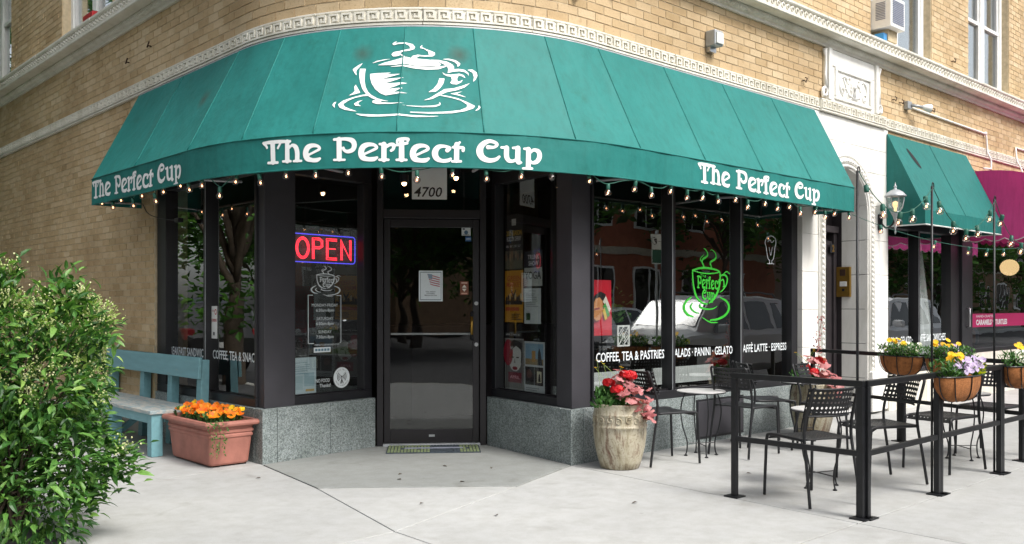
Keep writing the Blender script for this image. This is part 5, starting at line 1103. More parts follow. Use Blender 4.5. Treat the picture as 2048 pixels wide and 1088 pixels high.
# bench of painted planks
bn = thing('bench', 'worn blue painted wooden bench against the brick wall', 'bench', (-.3, 3.8, 0))
Y0, Y1 = 2.74, 5.1
for i, (x0, x1) in enumerate(((-.56, -.345), (-.338, -.12))): ob('seat_plank', MB().box(x0, x1, Y0-.02, Y1, .375+.002*i, .408+.002*i), 'bench_seat', bn, bevel=.005)
ob('apron', MB().box(-.535, -.512, Y0+.112, Y1-.11, .29, .374), 'bench_paint', bn, bevel=.004); ob('end_apron', MB().box(-.43, -.11, Y0+.005, Y0+.03, .30, .374), 'bench_paint', bn, bevel=.004)
def post(x0, x1, y, lean, z1, w=.10):
    return MB().hexa([(x0, y, .002), (x1, y, .002), (x1, y+w, .002), (x0, y+w, .002), (x0+lean, y, z1), (x1+lean, y, z1), (x1+lean, y+w, z1), (x0+lean, y+w, z1)])
for y in (Y0, 3.72, Y1-.1): ob('front_leg', post(-.54, -.44, y, 0, .374), 'bench_paint', bn, bevel=.005)
for y in (Y0+.0, 3.4, 4.1, Y1-.1): ob('back_post', MB().hexa([(-.115, y, .002), (-.03, y, .002), (-.03, y+.10, .002), (-.115, y+.10, .002), (-.085, y, .83), (-.012, y, .83), (-.012, y+.10, .83), (-.085, y+.10, .83)]), 'bench_paint', bn, bevel=.005)
ob('back_board', MB().hexa([(-.128, Y0-.01, .66), (-.096, Y0-.01, .66), (-.096, Y1, .66), (-.128, Y1, .66), (-.118, Y0-.01, .855), (-.087, Y0-.01, .855), (-.087, Y1, .855), (-.118, Y1, .855)]), 'bench_paint', bn, bevel=.005)
for y in (3.74, 4.9): ob('brace', MB().bar((-.44, y+.05, .12), (-.10, y+.05, .36), .03, .06), 'bench_paint', bn, bevel=.004)
# terracotta trough
tr = thing('planter_trough', 'rectangular terracotta coloured trough of orange pansies at the corner', 'planter', (-.22, 2.24, 0))
tx, ty = -.225, 2.27; TR_PROF = [(.165, .375, .014), (.172, .385, .03), (.187, .415, .235), (.196, .425, .245), (.196, .425, .262), (.190, .418, .272), (.200, .428, .282), (.200, .428, .298), (.192, .42, .308), (.198, .426, .33), (.235, .463, .338), (.240, .468, .355), (.230, .458, .376), (.20, .43, .378), (.19, .42, .34)]
m = MB(); n = len(TR_PROF)
def rring(hx, hy, z, r=.03):
    o = []
    for sx, sy, t0 in ((1, 1, 0), (-1, 1, 90), (-1, -1, 180), (1, -1, 270)):
        for k in range(4): o.append((tx+sx*(hx-r)+r*math.cos(R_(t0+k*30)), ty+sy*(hy-r)+r*math.sin(R_(t0+k*30)), z))
    return o
for hx, hy, z in TR_PROF: m.v += rring(hx, hy, z)
for i in range(n-1):
    for k in range(16): m.f.append((i*16+k, i*16+(k+1) % 16, (i+1)*16+(k+1) % 16, (i+1)*16+k))
m.f.append(tuple(range(16))[::-1]); tro = ob('trough', m, 'terracotta_plastic', tr, bevel=.003)
for p in ((-.33, 1.95), (-.33, 2.6), (-.1, 1.95), (-.1, 2.6)): ob('foot', MB().box(p[0]-.03, p[0]+.03, p[1]-.04, p[1]+.04, .0, .0135), 'soil', tr)
ob('soil', MB().add(rring(.19, .42, .335), [tuple(range(16))]), 'soil', tr)
# ---- plants
def quat(d, roll=0.):
    q = Vector(d).normalized().to_track_quat('X', 'Z').to_matrix().to_4x4(); return q @ Matrix.Rotation(roll, 4, 'X')
def leaf_mb(L, W, fold=.25, droop=.15):
    return MB().add([(0, 0, 0), (L*.35, W/2, fold*W), (L*.35, -W/2, fold*W), (L*.38, 0, 0), (L*.72, W*.36, fold*W*.7-droop*L*.4), (L*.72, -W*.36, fold*W*.7-droop*L*.4), (L*.74, 0, -droop*L*.4), (L, 0, -droop*L)],
                    [(0, 3, 1), (0, 2, 3), (3, 6, 4, 1), (3, 2, 5, 6), (6, 7, 4), (6, 5, 7)])
def lobed_mb(L, lob=5, cup=.2):
    m = MB(); n = lob*4; v = [(L*.42, 0, .05*L)]; mid = []; rim = []
    for i in range(n+1):
        a = -2.75+5.5*i/n; r = L*.52*(1+.13*math.cos(a*lob)+.04*(i % 2)); z = cup*L*(.30*math.sin(a*lob*1.0+.6)-.45*abs(math.sin(a*.5)))
        mid.append((L*.42+r*.55*math.cos(a), r*.55*math.sin(a), .02*L)); rim.append((L*.42+r*math.cos(a), r*math.sin(a), z))
    m.add(v+mid+rim, [(0, 1+i, 2+i) for i in range(n)]+[(1+i, n+2+i, n+3+i, 2+i) for i in range(n)]); return m
def flower_mb(r, petals=5, cup=.3):
    m = MB()
    for k in range(petals):
        a = 2*math.pi*k/petals; c, s = math.cos(a), math.sin(a); pw_ = r*2.2/petals*1.45
        q = [(0, 0, 0)]+[(c*d-s*w_, s*d+c*w_, h) for d, w_, h in ((.55*r, -pw_, cup*r*.6), (r, -pw_*.55, cup*r), (1.06*r, 0, cup*r*1.1), (r, pw_*.55, cup*r), (.55*r, pw_, cup*r*.6))]
        m.add(q, [(0, 1, 2, 3, 4, 5)])
    return m
def scatter(mb, src, M4): mb.add([M4 @ Vector(v) for v in src.v], src.f)
def foliage(parent, fn, n, lm, mat, size=(.7, 1.2), name='foliage', up=.5):
    m = MB()
    for _ in range(n):
        p, d = fn(); d = (Vector(d)+Vector((random.uniform(-.6, .6), random.uniform(-.6, .6), random.uniform(-.2, .6)*up))).normalized()
        scatter(m, lm, Matrix.Translation(p) @ quat(d, random.uniform(-.9, .9)) @ Matrix.Scale(random.uniform(*size), 4))
    return ob(name, m, mat, parent, kind='stuff')
LEAFS = leaf_mb(.05, .024)
def flowers(parent, fn, n, me_list, size=(.8, 1.15), name='flower'):
    for _ in range(n):
        p, d = fn(); z = Vector((d[0]+random.uniform(-.5, .5), d[1]+random.uniform(-.5, .5), d[2]+random.uniform(-.2, .4))).normalized()
        inst(name, random.choice(me_list), parent, Matrix.Translation(p) @ z.to_track_quat('Z', 'Y').to_matrix().to_4x4() @ Matrix.Rotation(random.uniform(0, 6), 4, 'Z') @ Matrix.Scale(random.uniform(*size), 4))
pan_me = [mesh('flower', flower_mb(.027, 5, .25), 'orange_petal'), mesh('flower', flower_mb(.030, 5, .45), 'orange_petal')]; pan_y = [mesh('flower', flower_mb(.026, 5, .3), 'yellow_petal')]
pz_ = thing('pansies', 'orange pansies with trailing greenery growing in the terracotta trough', 'flowers', (tx, ty, .335))
def bedf(zr, ex=.155, ey=.38): return lambda: (Vector((tx+random.uniform(-ex, ex), ty+random.uniform(-ey, ey), .34+random.uniform(*zr))), (0, 0, 1))
foliage(pz_, bedf((0, .075)), 620, leaf_mb(.045, .022), 'flower_leaf', (.7, 1.2))
def bedtop(): 
    x, y = random.uniform(-.15, .15), random.uniform(-.39, .36); return Vector((tx+x, ty+y, .43+random.uniform(-.025, .035))), (-.45, -.65, .75)
flowers(pz_, bedtop, 62, pan_me); flowers(pz_, bedtop, 8, pan_y)
def trail():
    u = random.random()**1.3; a = random.choice((-.10, -.06, .0)); return Vector((tx-.10+a+random.uniform(-.05, .05)*(1-u), ty-.47-random.uniform(0, .03), .40-.30*u)), (-.2, -1, -.5)
foliage(pz_, trail, 130, leaf_mb(.026, .014), 'flower_leaf', (.6, 1.1), 'trailing_foliage')
ob('trailing_stem', MB().tube(smooth_pts([(tx-.12, ty-.38, .38), (tx-.15, ty-.47, .39), (tx-.13, ty-.485, .28), (tx-.14, ty-.475, .12)]), .002, 4), 'flower_leaf', pz_)

# tall glazed urns
def urn(x, y, label, h=.53):
    t = thing('urn_planter', label, 'planter', (x, y, 0), 'tall glazed urns with red flowers')
    pr = [(.145, .0), (.158, .006), (.178, .07), (.204, .18), (.217, .29), (.2165, .34), (.222, .345), (.224, .355), (.219, .362), (.216, .37), (.214, .44), (.219, .448), (.217, .456), (.213, .462), (.211, .52), (.215, .532), (.208, .540), (.195, .536), (.19, .48)]
    ob('body', MB().lathe([(r, z*h/.54) for r, z in pr], 44, (x, y, 0)), 'urn_glaze', t, smooth=True); ob('soil', MB().lathe([(.0005, .505), (.193, .5)][::-1], 28, (x, y, 0)), 'soil', t)
    sc_m = MB()
    for k in range(9):
        a0 = 2*math.pi*k/9; z0 = .402
        for d, ph in ((1, 0), (-1, .30)):
            pts = []
            for i in range(15):
                q = i/14; r = .030*(1-.72*q); th = 1.2+q*7.5; pts.append((a0+ph+d*(r*math.cos(th))/.215, z0+d*.004+r*math.sin(th)))
            sc_m.tube([(x+.2175*math.cos(a), y+.2175*math.sin(a), z) for a, z in pts], [.0062*(1-.4*i/14) for i in range(15)], 5)
    ob('scroll_relief', sc_m, 'urn_glaze', t, smooth=True); return t
def geranium(x, y, z, r, parent, n=120):
    for _ in range(1):
        m = MB(); pm_ = flower_mb(.017, 5, .2)
        for i in range(n):
            th = math.acos(1-1.5*random.random()); ph = random.uniform(0, 6.283); d = Vector((math.sin(th)*math.cos(ph), math.sin(th)*math.sin(ph), math.cos(th)))
            scatter(m, pm_, Matrix.Translation(Vector((x, y, z))+Vector((d.x, d.y, d.z*.62))*r*random.uniform(.75, 1.12)) @ d.to_track_quat('Z', 'Y').to_matrix().to_4x4() @ Matrix.Rotation(random.uniform(0, 6), 4, 'Z'))
        ob('flower_head', m, 'red_petal', parent)
        ob('flower_stem', MB().tube([(x*.7+parent.location.x*.3, y*.7+parent.location.y*.3, z-.16), (x, y, z-.01)], .004, 5), 'flower_leaf', parent)
heu = [mesh('heuchera_leaf', lobed_mb(L, 5), 'heuchera_leaf') for L in (.10, .125)]; ger = lobed_mb(.07, 5, .3)
def urn_plants(x, y, label, sd):
    random.seed(sd); t = thing('geraniums', label, 'flowers', (x, y, .5))
    c = Vector((x, y, .5)); L = Vector((-.735, .678, 0)); F_ = Vector((-.678, -.735, 0))        # image left, towards camera
    foliage(t, lambda: (c+L*random.uniform(-.04, .20)+F_*random.uniform(-.06, .17)+Vector((0, 0, random.uniform(.0, .13))), (random.uniform(-1, 1), random.uniform(-1, 1), .8)), 110, ger, 'flower_leaf', (.6, 1.1))
    for a, b, z, r in ((.10, .08, .20, .045), (.04, .16, .155, .05), (-.08, .02, .255, .05), (-.03, .1, .27, .04)): p = c+L*a+F_*b+Vector((0, 0, z)); geranium(p.x, p.y, p.z, r, t)
    for i in range(58):
        u = random.random(); a = .04-.26*random.random(); b = random.uniform(-.08, .20); z = .24*random.random()+(.08 if a > -.06 else -.07); p = c+L*a+F_*b+Vector((0, 0, z))
        d = F_*(.7+random.random())+L*(a*3)+Vector((0, 0, random.uniform(-1.3, .1)))
        inst('heuchera_leaf', random.choice(heu), t, Matrix.Translation(p) @ quat(d, random.uniform(-.6, .6)) @ Matrix.Scale(random.uniform(.5, .95), 4))
    for i in range(6):
        p = c+L*random.uniform(-.08, .17)+Vector((0, 0, .1)); q = c+L*random.uniform(-.02, .24)+F_*.05+Vector((0, 0, random.uniform(.22, .38)))
        ob('seed_stalk', MB().tube([p, (p+q)/2+Vector((0, 0, .03)), q], .0016, 4), 'young_leaf', t); inst('seed_flower', pan_y[0], t, Matrix.Translation(q) @ Matrix.Scale(.5, 4))
    return t
urn(2.10, -.33, 'tall round glazed urn with scroll band beside the entrance'); urn_plants(2.10, -.33, 'red geraniums with pink lobed leaves in the urn beside the entrance', 11)
urn(5.02, -.42, 'tall round glazed urn behind the patio chairs near the white portal'); g2 = urn_plants(5.02, -.42, 'red geraniums with pink leaves in the urn near the portal', 23)
sp = MB()
for i in range(60):
    u = random.random(); p = Vector((5.06, -.45, .82))+Vector((.06, -.02, .40))*u+Vector((random.uniform(-.04, .04), random.uniform(-.04, .04), random.uniform(-.02, .02))); sp.sphere(p, .007, 5, 4)
ob('coral_spray', sp, 'heuchera_leaf', g2); ob('spray_stem', MB().tube([(5.04, -.44, .55), (5.06, -.45, .82), (5.12, -.47, 1.22)], .003, 5), 'heuchera_leaf', g2)
random.seed(99)
# coir baskets on the railing
mari = [mesh('marigold', flower_mb(.03, 9, .2), 'yellow_petal')]; pet_l = [mesh('petunia', flower_mb(.024, 5, .35), 'lilac_petal')]; pet_w = [mesh('petunia', flower_mb(.024, 5, .35), 'white_petal')]
def basket(x, y, ang, label, flabel, col, L=.48, z=.845):
    o = Vector((x, y, z)); ca, sa = math.cos(R_(ang)), math.sin(R_(ang))
    def w(u, v, h): return o+Vector((ca*u-sa*v, sa*u+ca*v, h))
    t = thing('hanging_basket', label, 'basket', (x, y, z-.17), 'coir baskets hung on the railing')
    def cup(a, e, k=1.0):                              # a around the rim, e 0 rim .. 1 bottom
        r = math.cos(e*math.pi/2)**.55; return w(math.cos(a)*L/2*r*k, math.sin(a)*.115*r*k, -.185*math.sin(e*math.pi/2)**.9)
    m = MB(); na, ne = 40, 9
    m.v = [tuple(cup(2*math.pi*i/na, min(j/(ne-1), .985), 1-.03*abs(math.sin(i*math.pi/4))*math.sin(j/(ne-1)*3.1)+random.uniform(-.012, .012))) for i in range(na) for j in range(ne)]
    m.f = [(i*ne+j, ((i+1) % na)*ne+j, ((i+1) % na)*ne+j+1, i*ne+j+1) for i in range(na) for j in range(ne-1)]
    ob('coir_liner', m, 'coir', t, smooth=True)
    ob('rim_wire', MB().tube([cup(2*math.pi*i/36, 0, 1.015) for i in range(36)], .0055, 6, closed=True), 'black_steel', t)
    for i in range(9):
        a = math.pi*2*(i+.5)/9; ob('wire_rib', MB().tube([cup(a, e, 1.035) for e in np.linspace(0, .95, 8)], .004, 5), 'black_steel', t)
    ob('soil', MB().add([cup(2*math.pi*i/24, .12, .98) for i in range(24)], [tuple(range(24))]), 'soil', t)
    f = thing('basket_flowers', flabel, 'flowers', (x, y, z))
    foliage(f, lambda: (w(random.uniform(-.45, .45)*L, random.uniform(-.09, .09), random.uniform(-.02, .10)), (random.uniform(-1, 1), random.uniform(-1, 1), .9)), 420, leaf_mb(.045, .015), 'flower_leaf', (.7, 1.2))
    flowers(f, lambda: (w(random.uniform(-.2, .25)*L, random.uniform(-.05, .05), .125+random.uniform(-.01, .04)), (-.5, -.6, .6)), 7, mari, (.7, 1.0), 'marigold')
    s0 = .05 if col is pet_l else -.05
    flowers(f, lambda: (w((s0+random.uniform(-.25, .25))*L, -.07+random.uniform(-.04, .06), .06+random.uniform(-.04, .06)), (-.5, -.8, .5)), 70, col, (.6, .95), 'petunia')
    foliage(f, lambda: (w(random.uniform(.12, .48)*L, -.06+random.uniform(-.05, .05), .03+random.uniform(-.03, .04)), (-.3, -.8, .5)), 30, leaf_mb(.035, .024), 'lime_leaf', (.7, 1.1), 'lime_foliage')
basket(3.13, -2.60, 0, 'nearest coir basket hung on the front railing', 'yellow marigolds and lilac petunias in the nearest coir basket', pet_l, .62, .83)
basket(4.42, -2.60, 0, 'coir basket on the front railing at the right edge', 'white petunias and marigolds in the coir basket at the right edge', pet_w, .64, .845)
basket(5.12, -1.30, 74, 'coir basket on the far railing nearer the portal', 'white petunias and marigolds in the far basket nearer the portal', pet_w, .48, .84)
basket(4.98, -1.80, 74, 'coir basket on the far railing nearer the street', 'lilac petunias and marigolds in the far basket nearer the street', pet_l, .48, .84)
# doormat
dm = thing('doormat', 'worn green and grey ribbed doormat in front of the entrance door', 'doormat', tuple(FD(.5, .25, 0)))
ob('rubber_base', MB().fbox(FD, .11, .955, .07, .47, .005, .014), 'mat_dark', dm)
for i in range(28):
    a = .12+i*.0297
    mt_ = 'mat_green' if i < 13 or i > 21 else 'mat_dark'
    for o0, o1 in ((.08, .17), (.18, .20), (.34, .36), (.37, .46)) if i % 5 == 4 else ((.08, .26), (.27, .46)): ob('rib', MB().fbox(FD, a, a+.021, o0, o1, .014, .020), mt_, dm)
ob('worn_stripe', MB().fbox(FD, .27, .80, .235, .295, .0205, .0225), 'blind', dm)
# a few dead leaves on the pavement
for i, (x, y) in enumerate(((.72, .05), (.45, .42), (.60, .62), (1.05, .68), (.05, -.35), (-.3, 1.2), (1.3, .35), (2.6, -1.2), (.2, -.95), (1.15, -1.3))):
    m = MB(); scatter(m, leaf_mb(.045, .02, .3, .1), Matrix.Translation((x, y, .008)) @ Matrix.Rotation(i*1.7, 4, 'Z')); ob('fallen_leaf', m, 'fallen_leaf', None, label='small dry brown leaf lying on the pale pavement', cat='leaf', group='dry leaves on the pavement')

# ================================================================== SHRUB IN THE FOREGROUND
random.seed(7)
sh = thing('privet_shrub', 'dense green privet shrub with pale blossom in the left foreground', 'shrub', (-2.25, .60, 0))
bc = Vector((-2.25, .60, .80))
stm = MB(); tips = []
imgR = Vector((.735, -.678, 0)); tow = Vector((-.678, -.735, 0))
for i in range(70):
    a = random.uniform(0, 6.283); dx = random.uniform(-.45, .5); zt_ = random.uniform(.3, 1.55)-abs(dx)*.5; tip = Vector((bc.x, bc.y, 0))+imgR*dx+tow*random.uniform(-.4, .35)+Vector((0, 0, max(zt_, .2)))
    base_ = Vector((-2.25+.12*math.cos(a), .60+.12*math.sin(a), 0)); mid = base_.lerp(tip, .5)+Vector((0, 0, .12)); pts = smooth_pts([base_, mid, tip], 4)
    stm.tube(pts, [.010-.008*k/(len(pts)-1) for k in range(len(pts))], 5); tips.append((pts, (tip-base_).normalized()))
for dx, dz, ln in ((.66, -.36, .26), (.72, -.44, .22), (.55, -.55, .18), (.55, .02, .12), (.5, .46, .20), (.62, .42, .10), (.10, .50, .18), (.0, .52, .16), (.62, -.20, .16), (.7, .30, .08)):   # sprays that stand out
    p0 = bc+imgR*dx*.8+Vector((0, 0, dz))+tow*.1; d = (imgR*(.9 if dz < .4 else .3)+Vector((0, 0, .25 if dz < .3 else 1))).normalized(); pts = smooth_pts([p0-d*.2, p0, p0+d*ln+Vector((0, 0, -.02 if dz < 0 else .03))], 5); stm.tube(pts, [.004-.003*k/(len(pts)-1) for k in range(len(pts))], 4); tips.append((pts[4:], d)); tips.append((pts[2:], d))
ob('stems', stm, 'bark', sh, smooth=True, kind='stuff')
LM = [leaf_mb(.070, .026, .22, .18), leaf_mb(.058, .023, .3, .1), leaf_mb(.086, .029, .2, .25)]
lv = []
def addleaf(p, d, s): lv.append((Matrix.Translation(p) @ quat(d, random.uniform(-.8, .8)) @ Matrix.Scale(s, 4), random.randrange(3)))
for pts, out in tips:
    n = len(pts)
    for k in range(max(n//2-1, 0), n):
        for _ in range(9):
            p = Vector(pts[k])+Vector((random.gauss(0, .05), random.gauss(0, .05), random.gauss(0, .05))); d = out*.8+Vector((random.uniform(-1, 1), random.uniform(-1, 1), random.uniform(-.5, .6))); addleaf(p, d, random.uniform(.75, 1.25))
BLOBS = [(.10, 1.13, .25, 0), (.40, 1.20, .20, .05), (.55, 1.20, .13, .0), (.20, .92, .38, .06), (.44, .80, .22, .1), (.50, .50, .19, .1), (.64, .44, .10, .05), (.20, .36, .38, .1), (.38, .17, .20, .12), (-.3, 1.08, .30, 0), (-.3, .7, .42, 0), (-.3, .3, .34, 0), (.03, 1.26, .13, .1), (.15, .9, .34, -.35), (.1, .4, .34, -.35)]
BL = [(bc*Vector((1, 1, 0))+imgR*dx+tow*dt+Vector((0, 0, z)), r) for dx, z, r, dt in BLOBS] if 0 else [(Vector((bc.x, bc.y, 0))+imgR*dx+tow*dt+Vector((0, 0, z)), r) for dx, z, r, dt in BLOBS]
ylv = []
for c, r in BL:
    for _ in range(int(7000*r*r)):
        d = Vector((random.gauss(0, 1), random.gauss(0, 1), random.gauss(0, 1))).normalized(); lump = 1+.13*math.sin(5*d.x+7*d.z)*math.cos(6*d.y)
        p = c+d*r*random.triangular(.55, 1.10, 1.0)*lump
        if any((p-c2).length < r2*.62 for c2, r2 in BL) or p.z < .02: continue
        dd = d*.8+Vector((random.uniform(-1, 1), random.uniform(-1, 1), random.uniform(-.8, .6))); sz_ = random.choice((.45, .6, .75, .9, 1.05, 1.2))*random.uniform(.9, 1.1)
        if random.random() < max(0, (p.z-.75)*.75): ylv.append((p, dd, sz_))
        else: addleaf(p, dd, sz_)
lme = [mesh('leaf', q, 'shrub_leaf') for q in LM]
def lscore(mt):
    x, y, d = px(mt.translation); return -d if -5 < x < 330 and 480 < y < 1090 else -99
order = sorted(range(len(lv)), key=lambda i: -lscore(lv[i][0])); singles = set(order[:300])
rest = MB()
for i, (mt, k) in enumerate(lv):
    if mt.translation.z < .02: continue
    if i in singles: inst('leaf', lme[k], sh, mt)
    else: scatter(rest, LM[k], mt)
ob('foliage', rest, 'shrub_leaf', sh, kind='stuff')
yl = MB(); bl = MB()
for p, dd, sz_ in ylv: scatter(yl, random.choice(LM), Matrix.Translation(p) @ quat(dd, random.uniform(-.8, .8)) @ Matrix.Scale(sz_*.8, 4))
for pts, out in tips:
    p = Vector(pts[-1])
    if p.z < .45 or random.random() < .35: continue
    for _ in range(12): scatter(yl, LM[1], Matrix.Translation(p+Vector((random.gauss(0, .025), random.gauss(0, .025), random.gauss(.01, .03)))) @ quat(out+Vector((random.uniform(-.9, .9), random.uniform(-.9, .9), random.uniform(0, 1)))) @ Matrix.Scale(random.uniform(.5, .9), 4))
    for _ in range(34):
        q = p+Vector((random.gauss(0, .032), random.gauss(0, .032), random.gauss(.045, .035))); bl.sphere(q, random.uniform(.0035, .0065), 5, 3)
    for _ in range(3): bl.tube([p, p+Vector((random.gauss(0, .02), random.gauss(0, .02), .07))], .0015, 3)
for _ in range(120):
    c, r = random.choice(BL[:5]+BL[9:10]+BL[12:13]); R3 = Vector((random.gauss(0, 1), random.gauss(0, 1), abs(random.gauss(.5, .8)))).normalized(); p = c+R3*r*1.02
    for _ in range(5): scatter(yl, LM[1], Matrix.Translation(p+Vector((random.gauss(0, .02), random.gauss(0, .02), random.gauss(.01, .02)))) @ quat(R3+Vector((random.uniform(-.7, .7), random.uniform(-.7, .7), random.uniform(0, 1)))) @ Matrix.Scale(random.uniform(.4, .8), 4))
    for _ in range(16): bl.sphere(p+Vector((random.gauss(0, .022), random.gauss(0, .022), random.gauss(.025, .025))), random.uniform(.003, .006), 4, 3)
ob('young_shoots', yl, 'young_leaf', sh, kind='stuff'); ob('blossom', bl, 'blossom', sh, kind='stuff')
# ivy in the fretwork planter
iv_ = thing('ivy', 'trailing green ivy in the fretwork planter behind the right shop glass', 'plant', (2.88, .47, 1.14))
foliage(iv_, lambda: (Vector((2.88+random.gauss(0, .09), .46+random.gauss(0, .05), 1.16+abs(random.gauss(0, .10)))), (random.uniform(-1, 1), -1, .3)), 190, lobed_mb(.05, 5), 'flower_leaf', (.6, 1.1))
foliage(iv_, lambda: ((lambda u: Vector((2.72-.10*u+random.gauss(0, .012), .46, 1.25+.32*u)))(random.random()), (random.uniform(-1, 1), -1, .3)), 45, lobed_mb(.045, 5), 'flower_leaf', (.6, 1.0), 'ivy_trail')

# ================================================================== ACROSS THE STREET (seen in the glass)
def car(name, label, cat, paint, loc, rz, suv=False):
    t = thing(name, label, cat, (0, 0, 0)); H = 1.68 if suv else 1.44; belt = .98 if suv else .88
    #        x     z-low z-belt z-top  half-width roof-half
    S = ([(-2.2, .50, .80, .82, .70, .66), (-2.12, .34, .98, 1.02, .86, .74), (-1.95, .30, 1.02, 1.55, .90, .66), (-1.6, .28, 1.0, 1.66, .91, .67), (.3, .26, .98, 1.68, .91, .68), (.75, .26, .97, 1.60, .91, .67), (1.25, .28, .98, 1.06, .91, .76), (1.7, .30, .92, .98, .89, .74), (2.08, .34, .80, .88, .82, .66), (2.2, .48, .66, .70, .70, .60)] if suv else
         [(-2.3, .50, .72, .76, .70, .62), (-2.2, .34, .90, .98, .84, .70), (-1.75, .28, .94, 1.04, .88, .70), (-1.1, .26, .91, 1.36, .89, .60), (-.5, .25, .89, 1.43, .89, .60), (.2, .25, .88, 1.42, .89, .60), (.6, .25, .88, 1.30, .89, .62), (1.15, .26, .90, .98, .89, .70), (1.75, .28, .82, .88, .86, .68), (2.2, .34, .66, .72, .78, .60), (2.3, .46, .58, .60, .66, .54)])
    m = MB(); gl = MB(); R_n = 12
    for x, z0, zb, z1, w, wr in S:
        m.v += [(x, -w*.86, z0), (x, -w, z0+.14), (x, -w, zb-.06), (x, -w*.96, zb), (x, -wr, z1-.03), (x, -wr*.7, z1), (x, wr*.7, z1), (x, wr, z1-.03), (x, w*.96, zb), (x, w, zb-.06), (x, w, z0+.14), (x, w*.86, z0)]
    for i in range(len(S)-1):
        for k in range(R_n): m.f.append((i*R_n+k, (i+1)*R_n+k, (i+1)*R_n+(k+1) % R_n, i*R_n+(k+1) % R_n))
    m.f.append(tuple(range(R_n))); m.f.append(tuple((len(S)-1)*R_n+k for k in range(R_n))[::-1])
    body = ob('body', m, paint, t, bevel=.02)
    def lerpS(x):
        for a, b in zip(S[:-1], S[1:]):
            if a[0] <= x <= b[0]:
                u = (x-a[0])/(b[0]-a[0]); return [p+(q-p)*u for p, q in zip(a, b)]
    spans = [(-1.85, -1.15), (-1.05, -.28), (-.18, .85)] if suv else [(-1.0, -.42), (-.34, .62)]
    for sd in (-1, 1):
        for a, b in spans:
            def P3(x, f):
                q = lerpS(x); return (x, sd*(q[4]*.96+(q[5]-q[4]*.96)*f+.006), q[2]+(q[3]-.03-q[2])*f)
            xa, xb = a, b; top_a = a+(.12 if a < -1 else 0); top_b = b-(.34 if b > .5 else 0)
            pts = [P3(xa, .08), P3((xa+xb)/2, .08), P3(xb, .08), P3(top_b, .88), P3((top_a+top_b)/2, .90), P3(top_a, .88)]
            ob('side_window', MB().add(pts, [tuple(range(6))]), 'car_glass', t)
        ob('mirror', MB().box(.72, .88, min(sd*.93, sd*1.10), max(sd*.93, sd*1.10), belt+.02, belt+.17), paint, t, bevel=.03)
        ob('headlight', MB().box(S[-2][0]-.10, S[-2][0]+.03, min(sd*.42, sd*.78), max(sd*.42, sd*.78), S[-2][2]-.10, S[-2][2]+.03), 'lit_white_plastic', t, bevel=.03)
        ob('tail_light', MB().box(S[1][0]-.05, S[1][0]+.10, min(sd*.62, sd*.86), max(sd*.62, sd*.86), S[1][2]-.20, S[1][2]+.02), 'red_plastic', t, bevel=.02)
    def quadx(xa, xb, f0, f1):
        A = lerpS(xa); B = lerpS(xb); return [(xa, -A[5]*.93, A[3]+.008), (xa, A[5]*.93, A[3]+.008), (xb, B[5]*.93, B[3]+.008), (xb, -B[5]*.93, B[3]+.008)]
    ws = (.80, 1.20) if suv else (.66, 1.12); ob('windscreen', MB().add(quadx(*ws, 0, 0), [(0, 1, 2, 3)]), 'car_glass', t)
    rs = (-2.08, -1.97) if suv else (-1.68, -1.14); ob('rear_window', MB().add(quadx(*rs, 0, 0), [(0, 1, 2, 3)]), 'car_glass', t)
    fx = S[-1][0]; ob('grille', MB().box(fx-.10, fx+.012, -.38, .38, S[-1][1]+.05, S[-1][2]+.02), 'black_frame', t, bevel=.02); ob('number_plate', MB().box(fx+.012, fx+.02, -.2, .2, .42, .54), 'white_paint', t)
    bx_ = S[0][0]; ob('number_plate', MB().box(bx_-.015, bx_-.002, -.2, .2, .60, .72), 'white_paint', t)
    if suv:
        for sd in (-1, 1): ob('roof_rail', MB().tube([(-1.5, sd*.62, 1.67), (-1.4, sd*.62, 1.73), (.2, sd*.62, 1.74), (.35, sd*.62, 1.68)], .018, 6), 'black_frame', t)
    for wx in ((-1.35, 1.38) if suv else (-1.38, 1.40)):
        for sd in (-1, 1):
            ww = MB(); rr = .35 if suv else .32
            for k in range(20):
                pass
            tyre = MB(); prof = [(rr*.62, -.10), (rr*.95, -.10), (rr, -.07), (rr, .07), (rr*.95, .10), (rr*.62, .10)]
            tyre.lathe(prof, 22); tyre.v = [(wx+a, sd*.80+c, rr+b) for a, b, c in tyre.v]; wh = ob('wheel', tyre, 'tyre', t, smooth=False)
            rim = MB().lathe([(.0005, .075), (rr*.2, .07), (rr*.3, .05), (rr*.55, .05), (rr*.63, .085)], 10); rim.v = [(wx+a, sd*(.80+c*.98+.0), rr+b) for a, b, c in rim.v]; ob('rim', rim, 'steel', wh)
    t.location = loc; t.rotation_euler = (0, 0, R_(rz)); return t
car('parked_suv', 'silver sport utility vehicle parked at the kerb, mirrored in the shop glass', 'car', 'silver_paint', (10.9, -4.95, -.168), 180, True)
car('parked_sedan', 'dark navy sedan parked behind the silver vehicle, mirrored in the glass', 'car', 'navy_paint', (4.6, -4.9, -.168), 180)
car('parked_sedan', 'white sedan parked across the street, mirrored left of the door', 'car', 'white_car_paint', (16.3, -11.8, -.168), 0)
car('parked_sedan', 'black sedan parked across the side street, mirrored in the left windows', 'car', 'black_paint', (-4.75, 22.5, -.168), 90)
car('parked_suv', 'white van-like vehicle parked farther along, mirrored in the second shop', 'car', 'white_car_paint', (17.5, -4.8, -.168), 180, True)
car('parked_suv', 'black sport utility vehicle on the side street, mirrored in the left windows', 'car', 'black_paint', (-4.75, 15.2, -.168), 90, True)
plain('red_brick', C('a8664e'), .9, 0, .2, 3, .3, 30, .3); plain('brown_brick', C('8a7058'), .9, 0, .22, 3, .3, 30, .3); plain('siding', C('c9ccc9'), .7, 0, .06); plain('limestone', C('bdb4a2'), .8)
